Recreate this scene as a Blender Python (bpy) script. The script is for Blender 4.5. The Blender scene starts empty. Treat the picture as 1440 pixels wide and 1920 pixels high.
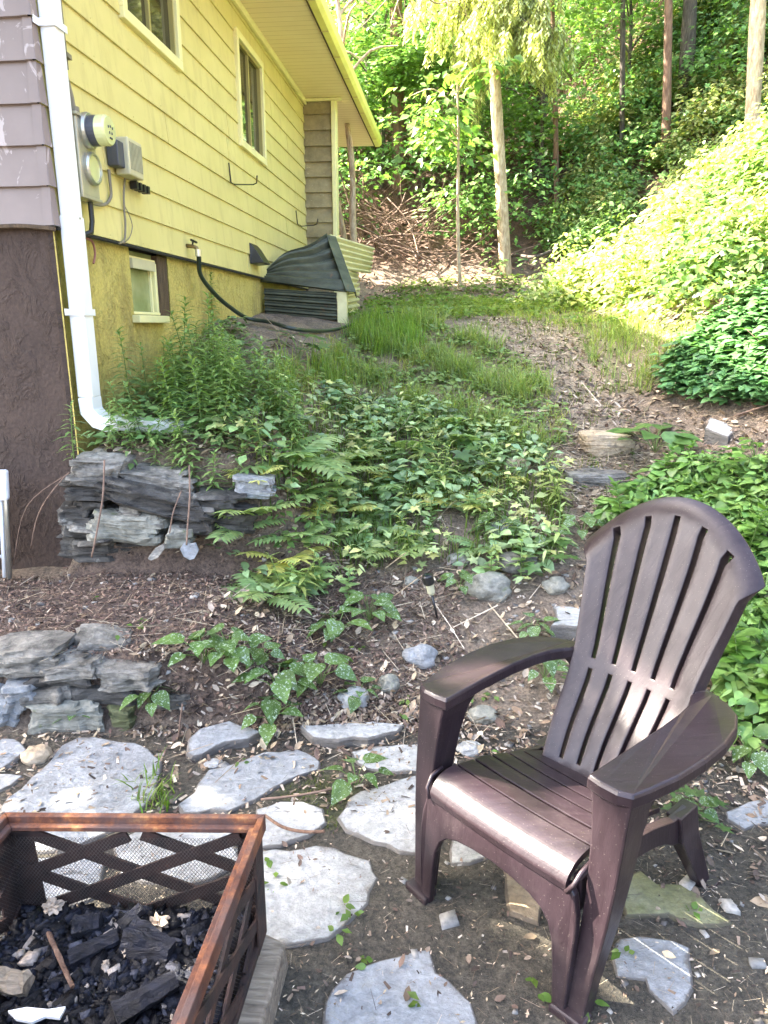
import bpy, math, random
import numpy as np
from mathutils import Vector, Matrix, noise as mnoise

rnd = random.Random(11)
rng = np.random.default_rng(7)
scene = bpy.context.scene
COL = scene.collection
PI = math.pi

# ------------------------------------------------------------------ camera
W0, H0 = 1440.0, 1920.0
FPX = 1331.0
PITCH = math.atan(348 / FPX)
CAMZ = 1.5
cP, sP = math.cos(PITCH), math.sin(PITCH)
cam = bpy.data.cameras.new('camera')
cam.sensor_fit = 'VERTICAL'
cam.sensor_height = 36.0
cam.lens = 36.0 * FPX / H0
cam.clip_start = 0.05
cam.clip_end = 500
cam_o = bpy.data.objects.new('camera', cam)
cam_o.location = (0, 0, CAMZ)
cam_o.rotation_euler = (PI / 2 - PITCH, 0, 0)
COL.objects.link(cam_o)
scene.camera = cam_o


def ray(px, py):
    u = (px - 720) / FPX
    v = (py - 960) / FPX
    return (u, cP - v * sP, -(sP + v * cP))


def at_y(px, py, Y):
    d = ray(px, py)
    t = Y / d[1]
    return Vector((d[0] * t, Y, CAMZ + d[2] * t))


def at_z(px, py, z):
    d = ray(px, py)
    t = (z - CAMZ) / d[2]
    return Vector((d[0] * t, d[1] * t, z))


def project(P):
    P = np.asarray(P, float)
    x, y, z = P[..., 0], P[..., 1], P[..., 2] - CAMZ
    zc = y * cP - z * sP
    yc = y * sP + z * cP
    zc = np.maximum(zc, 1e-3)
    return 720 + FPX * x / zc, 960 - FPX * yc / zc


# ------------------------------------------------------------------ terrain
def sm(a, b, x):
    t = np.clip((x - a) / (b - a), 0, 1)
    return t * t * (3 - 2 * t)


def vnoise(x, y, s, seed=0.0):
    return (np.sin(x * s * 1.7 + seed) * np.cos(y * s * 2.3 + seed * 1.3) + np.sin(x * s * 3.1 + y * s * 2.7 + seed * 2.1) * .6
            + np.sin(-x * s * 5.3 + y * s * 4.1 + seed * .7) * .35) / 1.95


WX0, WY0, WSL = -1.505, 3.45, 0.1018


def wall_x(y):
    return WX0 + WSL * (y - WY0)


def height(x, y):
    x = np.asarray(x, float)
    y = np.asarray(y, float)
    ys = [-60, 2.32, 2.75, 3.25, 4.23, 5.09, 6.3, 7.0, 7.6, 10, 11, 12, 16, 26, 60]
    hs = [0, 0, .10, .28, .60, .88, 1.27, 1.48, 1.58, 1.82, 2.15, 2.8, 6.0, 14.5, 44]
    slope = np.interp(y, ys, hs)
    yl = [-60, 2.44, 2.50, 3.26, 3.40, 3.65, 6.1, 9, 11, 14, 26, 60]
    hl = [0, 0, .27, .31, .88, 1.0, 1.585, 1.78, 2.2, 4.2, 14.5, 44]
    left = np.interp(y, yl, hl)
    w = sm(-.72, -.12, x)
    # foot of the little wall fades out to the right
    z = left * (1 - w) + slope * w
    # near the front wall of the house the bed is low
    xf = np.where(y > 3.2, sm(-1.62, -1.35, x), 1.0)
    z = np.where((x < -1.2) & (y > 3.2) & (y < 12), z * xf + .27 * (1 - xf), z)
    # right bank
    xb = np.interp(y, [-60, 2.0, 3.0, 4.2, 5, 6, 7.5, 9, 12, 40], [2.4, 1.9, 1.6, 1.75, 1.8, 2.0, 2.3, 2.6, 3.0, 3.0])
    dx = x - xb
    bank = .82 * (np.sqrt(dx * dx + .09) + dx) / 2
    bank = bank * np.interp(y, [-60, .5, 3, 6, 60], [.5, .5, .75, 1, 1])
    bank = np.where(y > 14, bank * np.interp(y, [14, 30], [1, .4]), bank)
    z = z + bank
    rough = sm(2.3, 3.0, y)
    z = z + (vnoise(x, y, 1.1, 1.0) * .035 + vnoise(x, y, 3.7, 2.0) * .014) * rough
    z = z + vnoise(x, y, 4.5, 4.0) * .005 + vnoise(x, y, 2.0, 5.0) * .005
    z = z - .13 * np.exp(-((x + .72) ** 2 / .16 + (y - 6.55) ** 2 / .30))
    z = z + vnoise(x, y, .35, 9.0) * .35 * sm(10.5, 14, y)
    return z


def gz(x, y):
    return float(height(np.array([x]), np.array([y]))[0])


def hit(px, py, tmax=45):
    d = ray(px, py)
    t = np.arange(.8, tmax, .01)
    X, Y, Z = d[0] * t, d[1] * t, CAMZ + d[2] * t
    g = height(X, Y)
    i = np.nonzero(Z < g)[0]
    if len(i) == 0:
        k = -1
    else:
        k = i[0]
    return Vector((X[k], Y[k], float(g[k])))


# ------------------------------------------------------------------ materials
def L(c):
    c = c / 255.0
    return c / 12.92 if c <= .04045 else ((c + .055) / 1.055) ** 2.4


def S(r, g, b):
    return (L(r), L(g), L(b), 1)


class NT:
    def __init__(self, name):
        self.m = bpy.data.materials.new(name)
        self.m.use_nodes = True
        self.t = self.m.node_tree
        self.t.nodes.clear()
        self.out = self.n('ShaderNodeOutputMaterial')
        self.b = self.n('ShaderNodeBsdfPrincipled')
        self.l(self.b.outputs[0], self.out.inputs[0])
        self.tc = self.n('ShaderNodeTexCoord')

    def n(self, t, **k):
        o = self.t.nodes.new(t)
        for a, v in k.items():
            setattr(o, a, v)
        return o

    def l(self, a, b):
        self.t.links.new(a, b)

    def coord(self, scale=(1, 1, 1), rot=(0, 0, 0)):
        mp = self.n('ShaderNodeMapping')
        mp.inputs['Scale'].default_value = scale
        mp.inputs['Rotation'].default_value = rot
        self.l(self.tc.outputs['Object'], mp.inputs[0])
        return mp.outputs[0]

    def noise(self, scale, detail=6, rough=.6, co=None, dist=0):
        t = self.n('ShaderNodeTexNoise')
        t.inputs['Scale'].default_value = scale
        t.inputs['Detail'].default_value = detail
        t.inputs['Roughness'].default_value = rough
        t.inputs['Distortion'].default_value = dist
        self.l(co if co is not None else self.tc.outputs['Object'], t.inputs['Vector'])
        return t.outputs['Fac']

    def vor(self, scale, co=None, feature='F1', out='Distance'):
        t = self.n('ShaderNodeTexVoronoi')
        t.feature = feature
        t.inputs['Scale'].default_value = scale
        self.l(co if co is not None else self.tc.outputs['Object'], t.inputs['Vector'])
        return t.outputs[out]

    def ramp(self, fac, stops):
        r = self.n('ShaderNodeValToRGB')
        e = r.color_ramp.elements
        while len(e) < len(stops):
            e.new(.5)
        for k, (p, c) in enumerate(stops):
            e[k].position = p
            e[k].color = c if len(c) == 4 else (*c, 1)
        self.l(fac, r.inputs[0])
        return r.outputs[0]

    def mix(self, a, b, fac, mode='MIX'):
        m = self.n('ShaderNodeMix', data_type='RGBA', blend_type=mode)
        for s, v in ((0, fac), (6, a), (7, b)):
            if hasattr(v, 'links') or isinstance(v, bpy.types.NodeSocket):
                self.l(v, m.inputs[s])
            else:
                m.inputs[s].default_value = v
        return m.outputs[2]

    def math(self, op, a, b=0.0):
        m = self.n('ShaderNodeMath', operation=op)
        for s, v in ((0, a), (1, b)):
            if isinstance(v, bpy.types.NodeSocket):
                self.l(v, m.inputs[s])
            else:
                m.inputs[s].default_value = v
        return m.outputs[0]

    def attr(self, name='Col'):
        a = self.n('ShaderNodeAttribute')
        a.attribute_name = name
        return a.outputs['Color']

    def base(self, c):
        if isinstance(c, bpy.types.NodeSocket):
            self.l(c, self.b.inputs['Base Color'])
        else:
            self.b.inputs['Base Color'].default_value = c

    def rough(self, r):
        if isinstance(r, bpy.types.NodeSocket):
            self.l(r, self.b.inputs['Roughness'])
        else:
            self.b.inputs['Roughness'].default_value = r

    def bump(self, h, strength=.5, dist=.01):
        b = self.n('ShaderNodeBump')
        b.inputs['Strength'].default_value = strength
        b.inputs['Distance'].default_value = dist
        self.l(h, b.inputs['Height'])
        self.l(b.outputs[0], self.b.inputs['Normal'])


def m_simple(name, c, r=.6, var=.25, scale=12, bump=.2, bdist=.004, metal=0, detail=6):
    n = NT(name)
    f = n.noise(scale, detail)
    lo = tuple(x * (1 - var) for x in c[:3]) + (1,)
    hi = tuple(min(1, x * (1 + var)) for x in c[:3]) + (1,)
    n.base(n.ramp(f, [(.3, lo), (.7, hi)]))
    n.rough(r)
    n.b.inputs['Metallic'].default_value = metal
    if bump:
        n.bump(n.noise(scale * 5, 4), bump, bdist)
    return n.m


def m_leaf(name, transl=.35, rough=.36, tint=(1, 1, 1, 1), spots=None):
    n = NT(name)
    c = n.attr()
    f = n.noise(25, 3)
    c = n.mix(c, n.ramp(f, [(.3, (.62, .66, .55, 1)), (.7, (1.25, 1.22, 1.1, 1))]), 1.0, 'MULTIPLY')
    if spots:
        v = n.noise(90, 2, .7)
        c = n.mix(c, spots, n.ramp(v, [(.56, (0, 0, 0, 1)), (.64, (1, 1, 1, 1))]))
    n.base(c)
    n.rough(rough)
    n.b.inputs['Specular IOR Level'].default_value = .34
    tr = n.n('ShaderNodeBsdfTranslucent')
    n.l(n.mix(c, (1.4, 1.5, .7, 1), 1.0, 'MULTIPLY'), tr.inputs[0])
    ms = n.n('ShaderNodeMixShader')
    ms.inputs[0].default_value = transl
    n.l(n.b.outputs[0], ms.inputs[1])
    n.l(tr.outputs[0], ms.inputs[2])
    n.l(ms.outputs[0], n.out.inputs[0])
    return n.m


def m_attr(name, rough=.85, scale=30, bump=.3):
    n = NT(name)
    c = n.attr()
    f = n.noise(scale, 5)
    n.base(n.mix(c, n.ramp(f, [(.3, (.6, .6, .6, 1)), (.7, (1.35, 1.3, 1.25, 1))]), 1.0, 'MULTIPLY'))
    n.rough(rough)
    if bump:
        n.bump(f, bump, .01)
    return n.m


M = {}


def mats():
    # ground: zone colour from the vertices, broken up by noise
    n = NT('ground_soil')
    c = n.attr()
    f1 = n.noise(9, 8, .7)
    f2 = n.noise(70, 5, .7)
    f3 = n.noise(220, 3, .7)
    c = n.mix(c, n.ramp(f1, [(.3, (.55, .55, .55, 1)), (.7, (1.45, 1.4, 1.35, 1))]), 1.0, 'MULTIPLY')
    c = n.mix(c, n.ramp(f2, [(.35, (.5, .5, .52, 1)), (.65, (1.5, 1.45, 1.4, 1))]), 1.0, 'MULTIPLY')
    c = n.mix(c, (.42, .36, .29, 1), n.ramp(f3, [(.64, (0, 0, 0, 1)), (.72, (.55, .55, .55, 1))]))
    n.base(c)
    n.rough(.95)
    n.bump(n.math('ADD', n.math('ADD', f2, f1), n.math('MULTIPLY', f3, .6)), 1.0, .02)
    M['ground'] = n.m

    # slate flagstone
    def slate(name, a, b, c3, lich=(.30, .30, .27, 1)):
        n = NT(name)
        f1 = n.noise(5, 8, .65, dist=.4)
        f2 = n.noise(42, 6, .7)
        c = n.ramp(f1, [(.28, a), (.5, b), (.72, c3)])
        c = n.mix(c, n.ramp(f2, [(.3, (.62, .62, .62, 1)), (.7, (1.3, 1.3, 1.3, 1))]), 1.0, 'MULTIPLY')
        c = n.mix(c, (.07, .055, .04, 1), n.ramp(n.noise(3.2, 7, .7), [(.60, (0, 0, 0, 1)), (.74, (.75, .75, .75, 1))]))
        c = n.mix(c, lich, n.ramp(n.noise(17, 4, .6), [(.62, (0, 0, 0, 1)), (.70, (.6, .6, .6, 1))]))
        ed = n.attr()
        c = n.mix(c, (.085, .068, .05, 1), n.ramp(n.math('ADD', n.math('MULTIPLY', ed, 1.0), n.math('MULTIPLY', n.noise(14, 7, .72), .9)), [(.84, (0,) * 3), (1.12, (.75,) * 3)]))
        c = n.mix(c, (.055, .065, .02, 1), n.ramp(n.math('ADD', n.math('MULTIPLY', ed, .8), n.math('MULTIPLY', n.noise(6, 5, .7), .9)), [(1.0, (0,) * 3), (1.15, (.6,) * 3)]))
        v = n.vor(140)
        c = n.mix(c, (.06, .05, .045, 1), n.ramp(v, [(.07, (.35, .35, .35, 1)), (.12, (0, 0, 0, 1))]))
        n.base(c)
        n.rough(n.ramp(f2, [(.3, (.55,) * 3), (.7, (.85,) * 3)]))
        strat = 'layered' in name
        co = n.coord((3, 3, 13) if strat else (1.4, 2.2, 6), (0, 0, .6))
        g = n.noise(3.5 if strat else 5, 9, .7, co, dist=.3)
        if strat:
            c = n.mix(c, n.ramp(g, [(.36, (.30,) * 3), (.50, (1.0,) * 3), (.68, (1.5,) * 3)]), 1.0, 'MULTIPLY')
            n.base(c)
        else:
            cr = n.noise(2.6, 4, .5, n.coord((1, 3.5, 1), (0, 0, .4)))
            cr = n.math('ABSOLUTE', n.math('SUBTRACT', cr, .5))
            c = n.mix(c, (.07, .06, .05, 1), n.math('MULTIPLY', n.ramp(cr, [(.006, (1,) * 3), (.016, (0,) * 3)]), n.ramp(f1, [(.55, (0,) * 3), (.62, (.7,) * 3)])))
            n.base(c)
        n.bump(n.math('ADD', g, n.math('MULTIPLY', f2, .4)), .85, .022)
        return n.m
    M['slate'] = slate('blue_grey_slate', (.17, .178, .180, 1), (.265, .275, .278, 1), (.35, .358, .355, 1))
    M['slate_pale'] = slate('pale_slate', (.25, .25, .235, 1), (.37, .37, .35, 1), (.47, .468, .445, 1))
    M['slate_moss'] = slate('mossy_slate', (.12, .12, .05, 1), (.21, .205, .095, 1), (.29, .285, .18, 1), (.13, .14, .04, 1))
    M['wall_slate'] = slate('layered_slate', (.075, .068, .058, 1), (.18, .168, .142, 1), (.36, .335, .285, 1))
    M['dark_slate'] = slate('dark_layered_slate', (.026, .024, .021, 1), (.062, .058, .051, 1), (.16, .15, .128, 1))
    M['moss_rock'] = slate('moss_rock', (.05, .06, .025, 1), (.11, .12, .05, 1), (.20, .20, .13, 1), (.24, .25, .20, 1))
    M['boulder'] = slate('boulder', (.13, .13, .10, 1), (.25, .245, .20, 1), (.40, .39, .33, 1), (.14, .17, .05, 1))
    M['tan_stone'] = slate('tan_stone', (.30, .22, .13, 1), (.42, .33, .22, 1), (.5, .42, .3, 1))

    # stucco
    def stucco(name, a, b, stain):
        n = NT(name)
        f = n.noise(3, 8, .65)
        c = n.ramp(f, [(.3, a), (.7, b)])
        c = n.mix(c, stain, n.ramp(n.noise(2.0, 6, .7, n.coord((2.2, 2.2, .5))), [(.52, (0, 0, 0, 1)), (.75, (.8, .8, .8, 1))]))
        c = n.mix(c, n.ramp(n.noise(60, 4, .7), [(.3, (.75,) * 3), (.7, (1.2,) * 3)]), 1.0, 'MULTIPLY')
        n.base(c)
        n.rough(.9)
        h = n.noise(9, 6, .68, n.coord((1, 1, .8)), dist=.6)
        h2 = n.noise(38, 4, .6)
        n.bump(n.math('ADD', n.ramp(h, [(.50, (0,) * 3), (.62, (1,) * 3)]), n.math('MULTIPLY', h2, .9)), .7, .013)
        return n.m
    M['stucco_brown'] = stucco('brown_stucco', (.052, .034, .026, 1), (.075, .050, .038, 1), (.034, .022, .017, 1))
    M['stucco_yellow'] = stucco('yellow_stucco', (.40, .33, .085, 1), (.54, .46, .13, 1), (.20, .16, .06, 1))

    # painted siding
    def siding(name, a, b, stain, amt, scale=2.4):
        n = NT(name)
        f = n.noise(scale, 6, .6)
        c = n.ramp(f, [(.3, a), (.7, b)])
        st = n.noise(5, 6, .7, n.coord((2.5, 2.5, .55)))
        c = n.mix(c, stain, n.ramp(st, [(.50, (0, 0, 0, 1)), (.80, (amt,) * 3)]))
        c = n.mix(c, (.16, .12, .05, 1), n.ramp(n.vor(9), [(.018, (.8,) * 3), (.03, (0,) * 3)]))
        n.base(c)
        n.rough(.5)
        n.bump(n.noise(45, 4, .6, n.coord((.25, .25, 3))), .10, .004)
        return n.m
    M['yellow_siding'] = siding('yellow_lap_siding', (.58, .515, .20, 1), (.66, .59, .25, 1), (.38, .31, .13, 1), .6)
    # taupe front siding with pale scuffs
    n = NT('taupe_siding')
    f = n.noise(3, 6, .6)
    c = n.ramp(f, [(.3, (.20, .155, .135, 1)), (.7, (.245, .195, .172, 1))])
    c = n.mix(c, (.50, .43, .40, 1), n.ramp(n.noise(7, 5, .65, n.coord((1, 1, .7)), dist=1.2), [(.60, (0,) * 3), (.64, (.7,) * 3)]))
    n.base(c)
    n.rough(.55)
    n.bump(n.noise(60, 3), .1, .003)
    M['taupe_siding'] = n.m
    # dirty return wall
    n = NT('dirty_siding')
    co = n.coord((1.5, 1.5, 4))
    c = n.ramp(n.noise(4, 7, .7), [(.3, (.15, .12, .065, 1)), (.7, (.36, .30, .17, 1))])
    c = n.mix(c, (.5, .46, .32, 1), n.ramp(n.noise(9, 5, .7, co), [(.63, (0,) * 3), (.68, (.9,) * 3)]))
    n.base(c)
    n.rough(.85)
    n.bump(n.noise(30, 5), .5, .01)
    M['dirty_siding'] = n.m

    M['trim'] = m_simple('cream_trim', (.74, .70, .36, 1), .45, .08, 6, .05)
    M['white_paint'] = m_simple('white_paint', (.80, .81, .80, 1), .35, .06, 5, .05)
    M['soffit'] = None
    n = NT('vented_soffit')
    c = n.ramp(n.noise(3, 5), [(.3, (.80, .66, .42, 1)), (.7, (.85, .72, .48, 1))])
    w = n.n('ShaderNodeTexWave', wave_type='BANDS', bands_direction='Y', wave_profile='SAW')
    w.inputs['Scale'].default_value = 3.3
    n.l(n.coord((1, 1, 1), (0, 0, .1)), w.inputs[0])
    c = n.mix(c, (.40, .30, .14, 1), n.ramp(w.outputs['Fac'], [(.03, (.6,) * 3), (.10, (0,) * 3)]))
    n.base(c)
    n.rough(.5)
    n.bump(n.ramp(w.outputs['Fac'], [(.0, (0,) * 3), (.12, (1,) * 3)]), .5, .008)
    M['soffit'] = n.m
    M['gutter'] = m_simple('tan_gutter', (.62, .52, .22, 1), .4, .1, 6, .05)
    M['yellow_gutter'] = m_simple('yellow_fascia', (.78, .76, .22, 1), .4, .1, 6, .05)
    M['shingle'] = m_simple('roof_shingle', (.08, .07, .06, 1), .9, .4, 9, .6, .02)
    n = NT('window_glass')
    n.base((.045, .042, .02, 1))
    n.rough(.04)
    n.b.inputs['Specular IOR Level'].default_value = .5
    n.bump(n.noise(1.6, 2), .04, .02)
    M['glass'] = n.m
    n = NT('dusty_glass')
    c = n.ramp(n.noise(4, 6), [(.3, (.16, .19, .07, 1)), (.7, (.34, .38, .18, 1))])
    n.base(c)
    n.rough(.12)
    M['dusty_glass'] = n.m
    M['dark_interior'] = m_simple('dark_interior', (.02, .02, .016, 1), .9, .2)
    M['grey_metal'] = m_simple('grey_meter_metal', (.40, .38, .28, 1), .42, .15, 14, .1, metal=.35)
    M['silver'] = m_simple('galvanised_ring', (.52, .52, .46, 1), .3, .15, 14, .05, metal=.8)
    M['dark_plastic'] = m_simple('slate_grey_plastic', (.055, .06, .075, 1), .4, .15, 9, .05)
    M['beige_plastic'] = m_simple('beige_plastic', (.50, .47, .30, 1), .45, .1, 9, .05)
    M['black_rubber'] = m_simple('black_rubber', (.012, .012, .013, 1), .45, .3, 20, .1)
    M['hose'] = m_simple('dark_green_hose', (.018, .03, .022, 1), .38, .3, 20, .1)
    M['copper'] = m_simple('aged_brass', (.22, .16, .07, 1), .4, .3, 20, .2, metal=.8)
    n = NT('meter_glass')
    n.base((.62, .64, .30, 1))
    n.rough(.06)
    n.b.inputs['Coat Weight'].default_value = .8
    M['meter_glass'] = n.m
    M['cable'] = m_simple('grey_cable', (.20, .18, .13, 1), .6, .2)
    M['red_cable'] = m_simple('faded_red_cable', (.25, .10, .08, 1), .6, .2)
    # chair plastic with moulded grain
    n = NT('brown_resin')
    g = n.noise(9, 6, .6, n.coord((1, 7, 1)), dist=.8)
    g2 = n.noise(160, 3, .6)
    c = n.ramp(g, [(.3, (.016, .0095, .0115, 1)), (.7, (.026, .0165, .0195, 1))])
    c = n.mix(c, (.085, .066, .064, 1), n.ramp(n.noise(3.1, 7, .72), [(.50, (0,) * 3), (.78, (.55,) * 3)]))
    c = n.mix(c, (.30, .26, .22, 1), n.ramp(n.vor(120), [(.06, (.5,) * 3), (.11, (0,) * 3)]))
    n.base(c)
    n.rough(n.ramp(n.noise(5, 5), [(.3, (.28,) * 3), (.7, (.46,) * 3)]))
    n.bump(n.math('ADD', g, n.math('MULTIPLY', g2, .25)), .22, .004)
    n.b.inputs['Specular IOR Level'].default_value = .42
    M['resin'] = n.m
    # rust
    n = NT('rusty_steel')
    f = n.noise(16, 8, .7)
    c = n.ramp(f, [(.30, (.045, .020, .014, 1)), (.46, (.11, .038, .020, 1)), (.57, (.24, .085, .030, 1)), (.70, (.44, .22, .08, 1))])
    c = n.mix(c, (.085, .052, .046, 1), n.ramp(n.noise(7, 6, .65), [(.46, (0,) * 3), (.60, (.9,) * 3)]))
    n.base(c)
    n.rough(.75)
    n.b.inputs['Metallic'].default_value = .15
    n.bump(n.noise(70, 6, .7), .5, .006)
    M['rust'] = n.m
    n = NT('sooty_rust')
    f = n.noise(14, 7, .7)
    n.base(n.ramp(f, [(.35, (.012, .009, .008, 1)), (.62, (.055, .026, .018, 1)), (.75, (.14, .06, .03, 1))]))
    n.rough(.8)
    n.bump(n.noise(70, 6, .7), .5, .006)
    M['soot_rust'] = n.m
    M['wire'] = m_simple('steel_mesh_wire', (.10, .085, .075, 1), .5, .3, 30, 0, metal=.5)
    n = NT('charcoal')
    c = n.attr()
    f = n.noise(60, 6, .7)
    n.base(n.mix(c, n.ramp(f, [(.3, (.5,) * 3), (.7, (1.7, 1.7, 1.8, 1))]), 1.0, 'MULTIPLY'))
    n.rough(n.ramp(f, [(.3, (.2,) * 3), (.7, (.6,) * 3)]))
    n.bump(n.noise(90, 5, .7), .8, .01)
    n.b.inputs['Specular IOR Level'].default_value = .3
    M['coal'] = n.m
    n = NT('charred_log')
    g = n.noise(22, 6, .7, n.coord((.8, 2.2, 2.2), (0, 0, .5)), dist=.5)
    n.base(n.ramp(n.noise(30, 6, .7), [(.35, (.006, .006, .009, 1)), (.7, (.022, .025, .042, 1))]))
    n.rough(.4)
    n.bump(g, 1, .025)
    M['charred'] = n.m
    n = NT('weathered_wood')
    g = n.noise(8, 7, .65, n.coord((1.2, 9, 9)), dist=.6)
    n.base(n.ramp(g, [(.3, (.11, .085, .06, 1)), (.55, (.26, .21, .15, 1)), (.75, (.40, .34, .26, 1))]))
    n.rough(.85)
    n.bump(g, .6, .012)
    M['wood'] = n.m
    n = NT('dark_wood')
    g = n.noise(8, 7, .65, n.coord((9, 9, 1.2)), dist=.6)
    n.base(n.ramp(g, [(.3, (.035, .022, .012, 1)), (.7, (.13, .085, .045, 1))]))
    n.rough(.85)
    n.bump(g, .6, .012)
    M['dark_wood'] = n.m
    M['paper'] = m_simple('scorched_paper', (.46, .36, .26, 1), .8, .5, 22, .3)
    M['white_scrap'] = m_simple('white_scrap', (.78, .78, .76, 1), .7, .1, 12, .2)
    # corrugated metal
    n = NT('corrugated_dark_metal')
    c = n.ramp(n.noise(5, 7, .7, n.coord((1, 1, 2))), [(.3, (.022, .028, .017, 1)), (.7, (.10, .11, .07, 1))])
    c = n.mix(c, (.22, .10, .035, 1), n.ramp(n.noise(7, 5, .7), [(.6, (0,) * 3), (.72, (.6,) * 3)]))
    n.base(c)
    n.rough(.5)
    n.b.inputs['Metallic'].default_value = .25
    M['tin_dark'] = n.m
    n = NT('corrugated_pale_metal')
    c = n.ramp(n.noise(4, 6, .7), [(.3, (.48, .44, .22, 1)), (.7, (.68, .64, .36, 1))])
    n.base(c)
    n.rough(.5)
    n.b.inputs['Metallic'].default_value = .2
    M['tin_pale'] = n.m

    # bark
    def bark(name, a, b, c3, sc=(6, 6, 1.2)):
        n = NT(name)
        co = n.coord(sc)
        g = n.noise(5, 8, .7, co, dist=.5)
        n.base(n.ramp(g, [(.3, a), (.52, b), (.72, c3)]))
        n.rough(.9)
        n.bump(g, .9, .03)
        return n.m
    M['bark'] = bark('grey_brown_bark', (.035, .026, .02, 1), (.10, .08, .06, 1), (.20, .165, .125, 1))
    M['bark_pale'] = bark('pale_flaky_bark', (.20, .12, .06, 1), (.50, .38, .24, 1), (.70, .58, .42, 1), (5, 5, 1.6))
    M['bark_red'] = bark('reddish_bark', (.10, .05, .03, 1), (.24, .135, .085, 1), (.36, .24, .16, 1))
    M['stick'] = m_simple('dry_stick', (.19, .125, .09, 1), .85, .5, 20, .3)
    M['stem'] = m_simple('green_stem', (.13, .20, .05, 1), .6, .3, 20, .1)
    M['leaf'] = m_leaf('green_leaf')
    M['leaf_gloss'] = m_leaf('glossy_leaf', .22, .30)
    M['leaf_spot'] = m_leaf('silver_spotted_leaf', .22, .4, spots=(.34, .42, .33, 1))
    M['needle'] = m_leaf('spruce_needles', .3, .6)
    M['grass'] = m_leaf('grass_blade', .35, .4)
    M['litter'] = m_attr('dry_litter', .9, 40, 0)
    M['black_plastic'] = m_simple('black_plastic', (.015, .014, .013, 1), .35, .2, 9, .05)
    n = NT('lamp_lens')
    n.base((.62, .60, .40, 1))
    n.rough(.15)
    n.b.inputs['Transmission Weight'].default_value = .3
    M['lens'] = n.m
    n = NT('solar_cell')
    n.base((.01, .012, .03, 1))
    n.rough(.1)
    M['solar'] = n.m


mats()


# ------------------------------------------------------------------ mesh helpers
class MB:
    def __init__(self):
        self.v = []
        self.f = []
        self.c = None

    def add(self, vs, fs):
        o = len(self.v)
        self.v += [tuple(p) for p in vs]
        self.f += [tuple(i + o for i in f) for f in fs]

    def box(self, c, s, rot=None):
        hx, hy, hz = s[0] / 2, s[1] / 2, s[2] / 2
        P = [Vector((sx * hx, sy * hy, sz * hz)) for sz in (-1, 1) for sx, sy in ((-1, -1), (1, -1), (1, 1), (-1, 1))]
        if rot is not None:
            P = [rot @ p for p in P]
        c = Vector(c)
        self.add([p + c for p in P], [(3, 2, 1, 0), (4, 5, 6, 7), (0, 1, 5, 4), (1, 2, 6, 5), (2, 3, 7, 6), (3, 0, 4, 7)])

    def hexa(self, P):
        self.add(P, [(3, 2, 1, 0), (4, 5, 6, 7), (0, 1, 5, 4), (1, 2, 6, 5), (2, 3, 7, 6), (3, 0, 4, 7)])

    def tube(self, pts, r, n=6, cap=True):
        pts = [Vector(p) for p in pts]
        rs = r if isinstance(r, (list, tuple)) else [r] * len(pts)
        up = Vector((0, 0, 1))
        rings = []
        prev = None
        for i, p in enumerate(pts):
            a = pts[max(i - 1, 0)]
            b = pts[min(i + 1, len(pts) - 1)]
            t = (b - a)
            if t.length < 1e-9:
                t = Vector((0, 0, 1))
            t.normalize()
            if prev is None:
                ref = up if abs(t.z) < .9 else Vector((1, 0, 0))
                x = t.cross(ref).normalized()
            else:
                x = (prev - t * prev.dot(t))
                if x.length < 1e-6:
                    x = t.orthogonal()
                x.normalize()
            prev = x
            y = t.cross(x)
            rings.append([p + (x * math.cos(k * 2 * PI / n) + y * math.sin(k * 2 * PI / n)) * rs[i] for k in range(n)])
        vs = [q for rg in rings for q in rg]
        fs = []
        for i in range(len(rings) - 1):
            for k in range(n):
                k2 = (k + 1) % n
                fs.append((i * n + k, i * n + k2, (i + 1) * n + k2, (i + 1) * n + k))
        if cap:
            fs.append(tuple(reversed(range(n))))
            fs.append(tuple(range((len(rings) - 1) * n, len(rings) * n)))
        self.add(vs, fs)

    def loft(self, rings, closed=True, cap=True):
        n = len(rings[0])
        vs = [q for r in rings for q in r]
        fs = []
        for i in range(len(rings) - 1):
            for k in range(n if closed else n - 1):
                k2 = (k + 1) % n
                fs.append((i * n + k, i * n + k2, (i + 1) * n + k2, (i + 1) * n + k))
        if cap and closed:
            fs.append(tuple(reversed(range(n))))
            fs.append(tuple(range((len(rings) - 1) * n, len(rings) * n)))
        self.add(vs, fs)

    def extrude(self, out, dvec):
        n = len(out)
        dvec = Vector(dvec)
        vs = [Vector(p) for p in out] + [Vector(p) + dvec for p in out]
        fs = [tuple(range(n)), tuple(reversed(range(n, 2 * n)))]
        for k in range(n):
            k2 = (k + 1) % n
            fs.append((k2, k, k + n, k2 + n))
        self.add(vs, fs)

    def build(self, name, mat, root=None, smooth=False, local=False, bevel=0, cols=None, solid=0):
        me = bpy.data.meshes.new(name)
        off = Vector((0, 0, 0))
        if root is not None and not local:
            off = Vector(root.location)
        vs = [(p[0] - off.x, p[1] - off.y, p[2] - off.z) for p in self.v]
        me.from_pydata(vs, [], self.f)
        me.materials.append(mat)
        if cols is not None:
            a = me.color_attributes.new('Col', 'FLOAT_COLOR', 'POINT')
            a.data.foreach_set('color', np.asarray(cols, dtype=np.float32).ravel())
        if smooth:
            me.polygons.foreach_set('use_smooth', [True] * len(me.polygons))
        me.update()
        o = bpy.data.objects.new(name, me)
        COL.objects.link(o)
        if root is not None:
            o.parent = root
        if solid:
            md = o.modifiers.new('solid', 'SOLIDIFY')
            md.thickness = solid
            md.offset = 0
        if bevel:
            md = o.modifiers.new('bevel', 'BEVEL')
            md.width = bevel
            md.segments = 2
            md.limit_method = 'ANGLE'
            md.angle_limit = math.radians(40)
        return o


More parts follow.
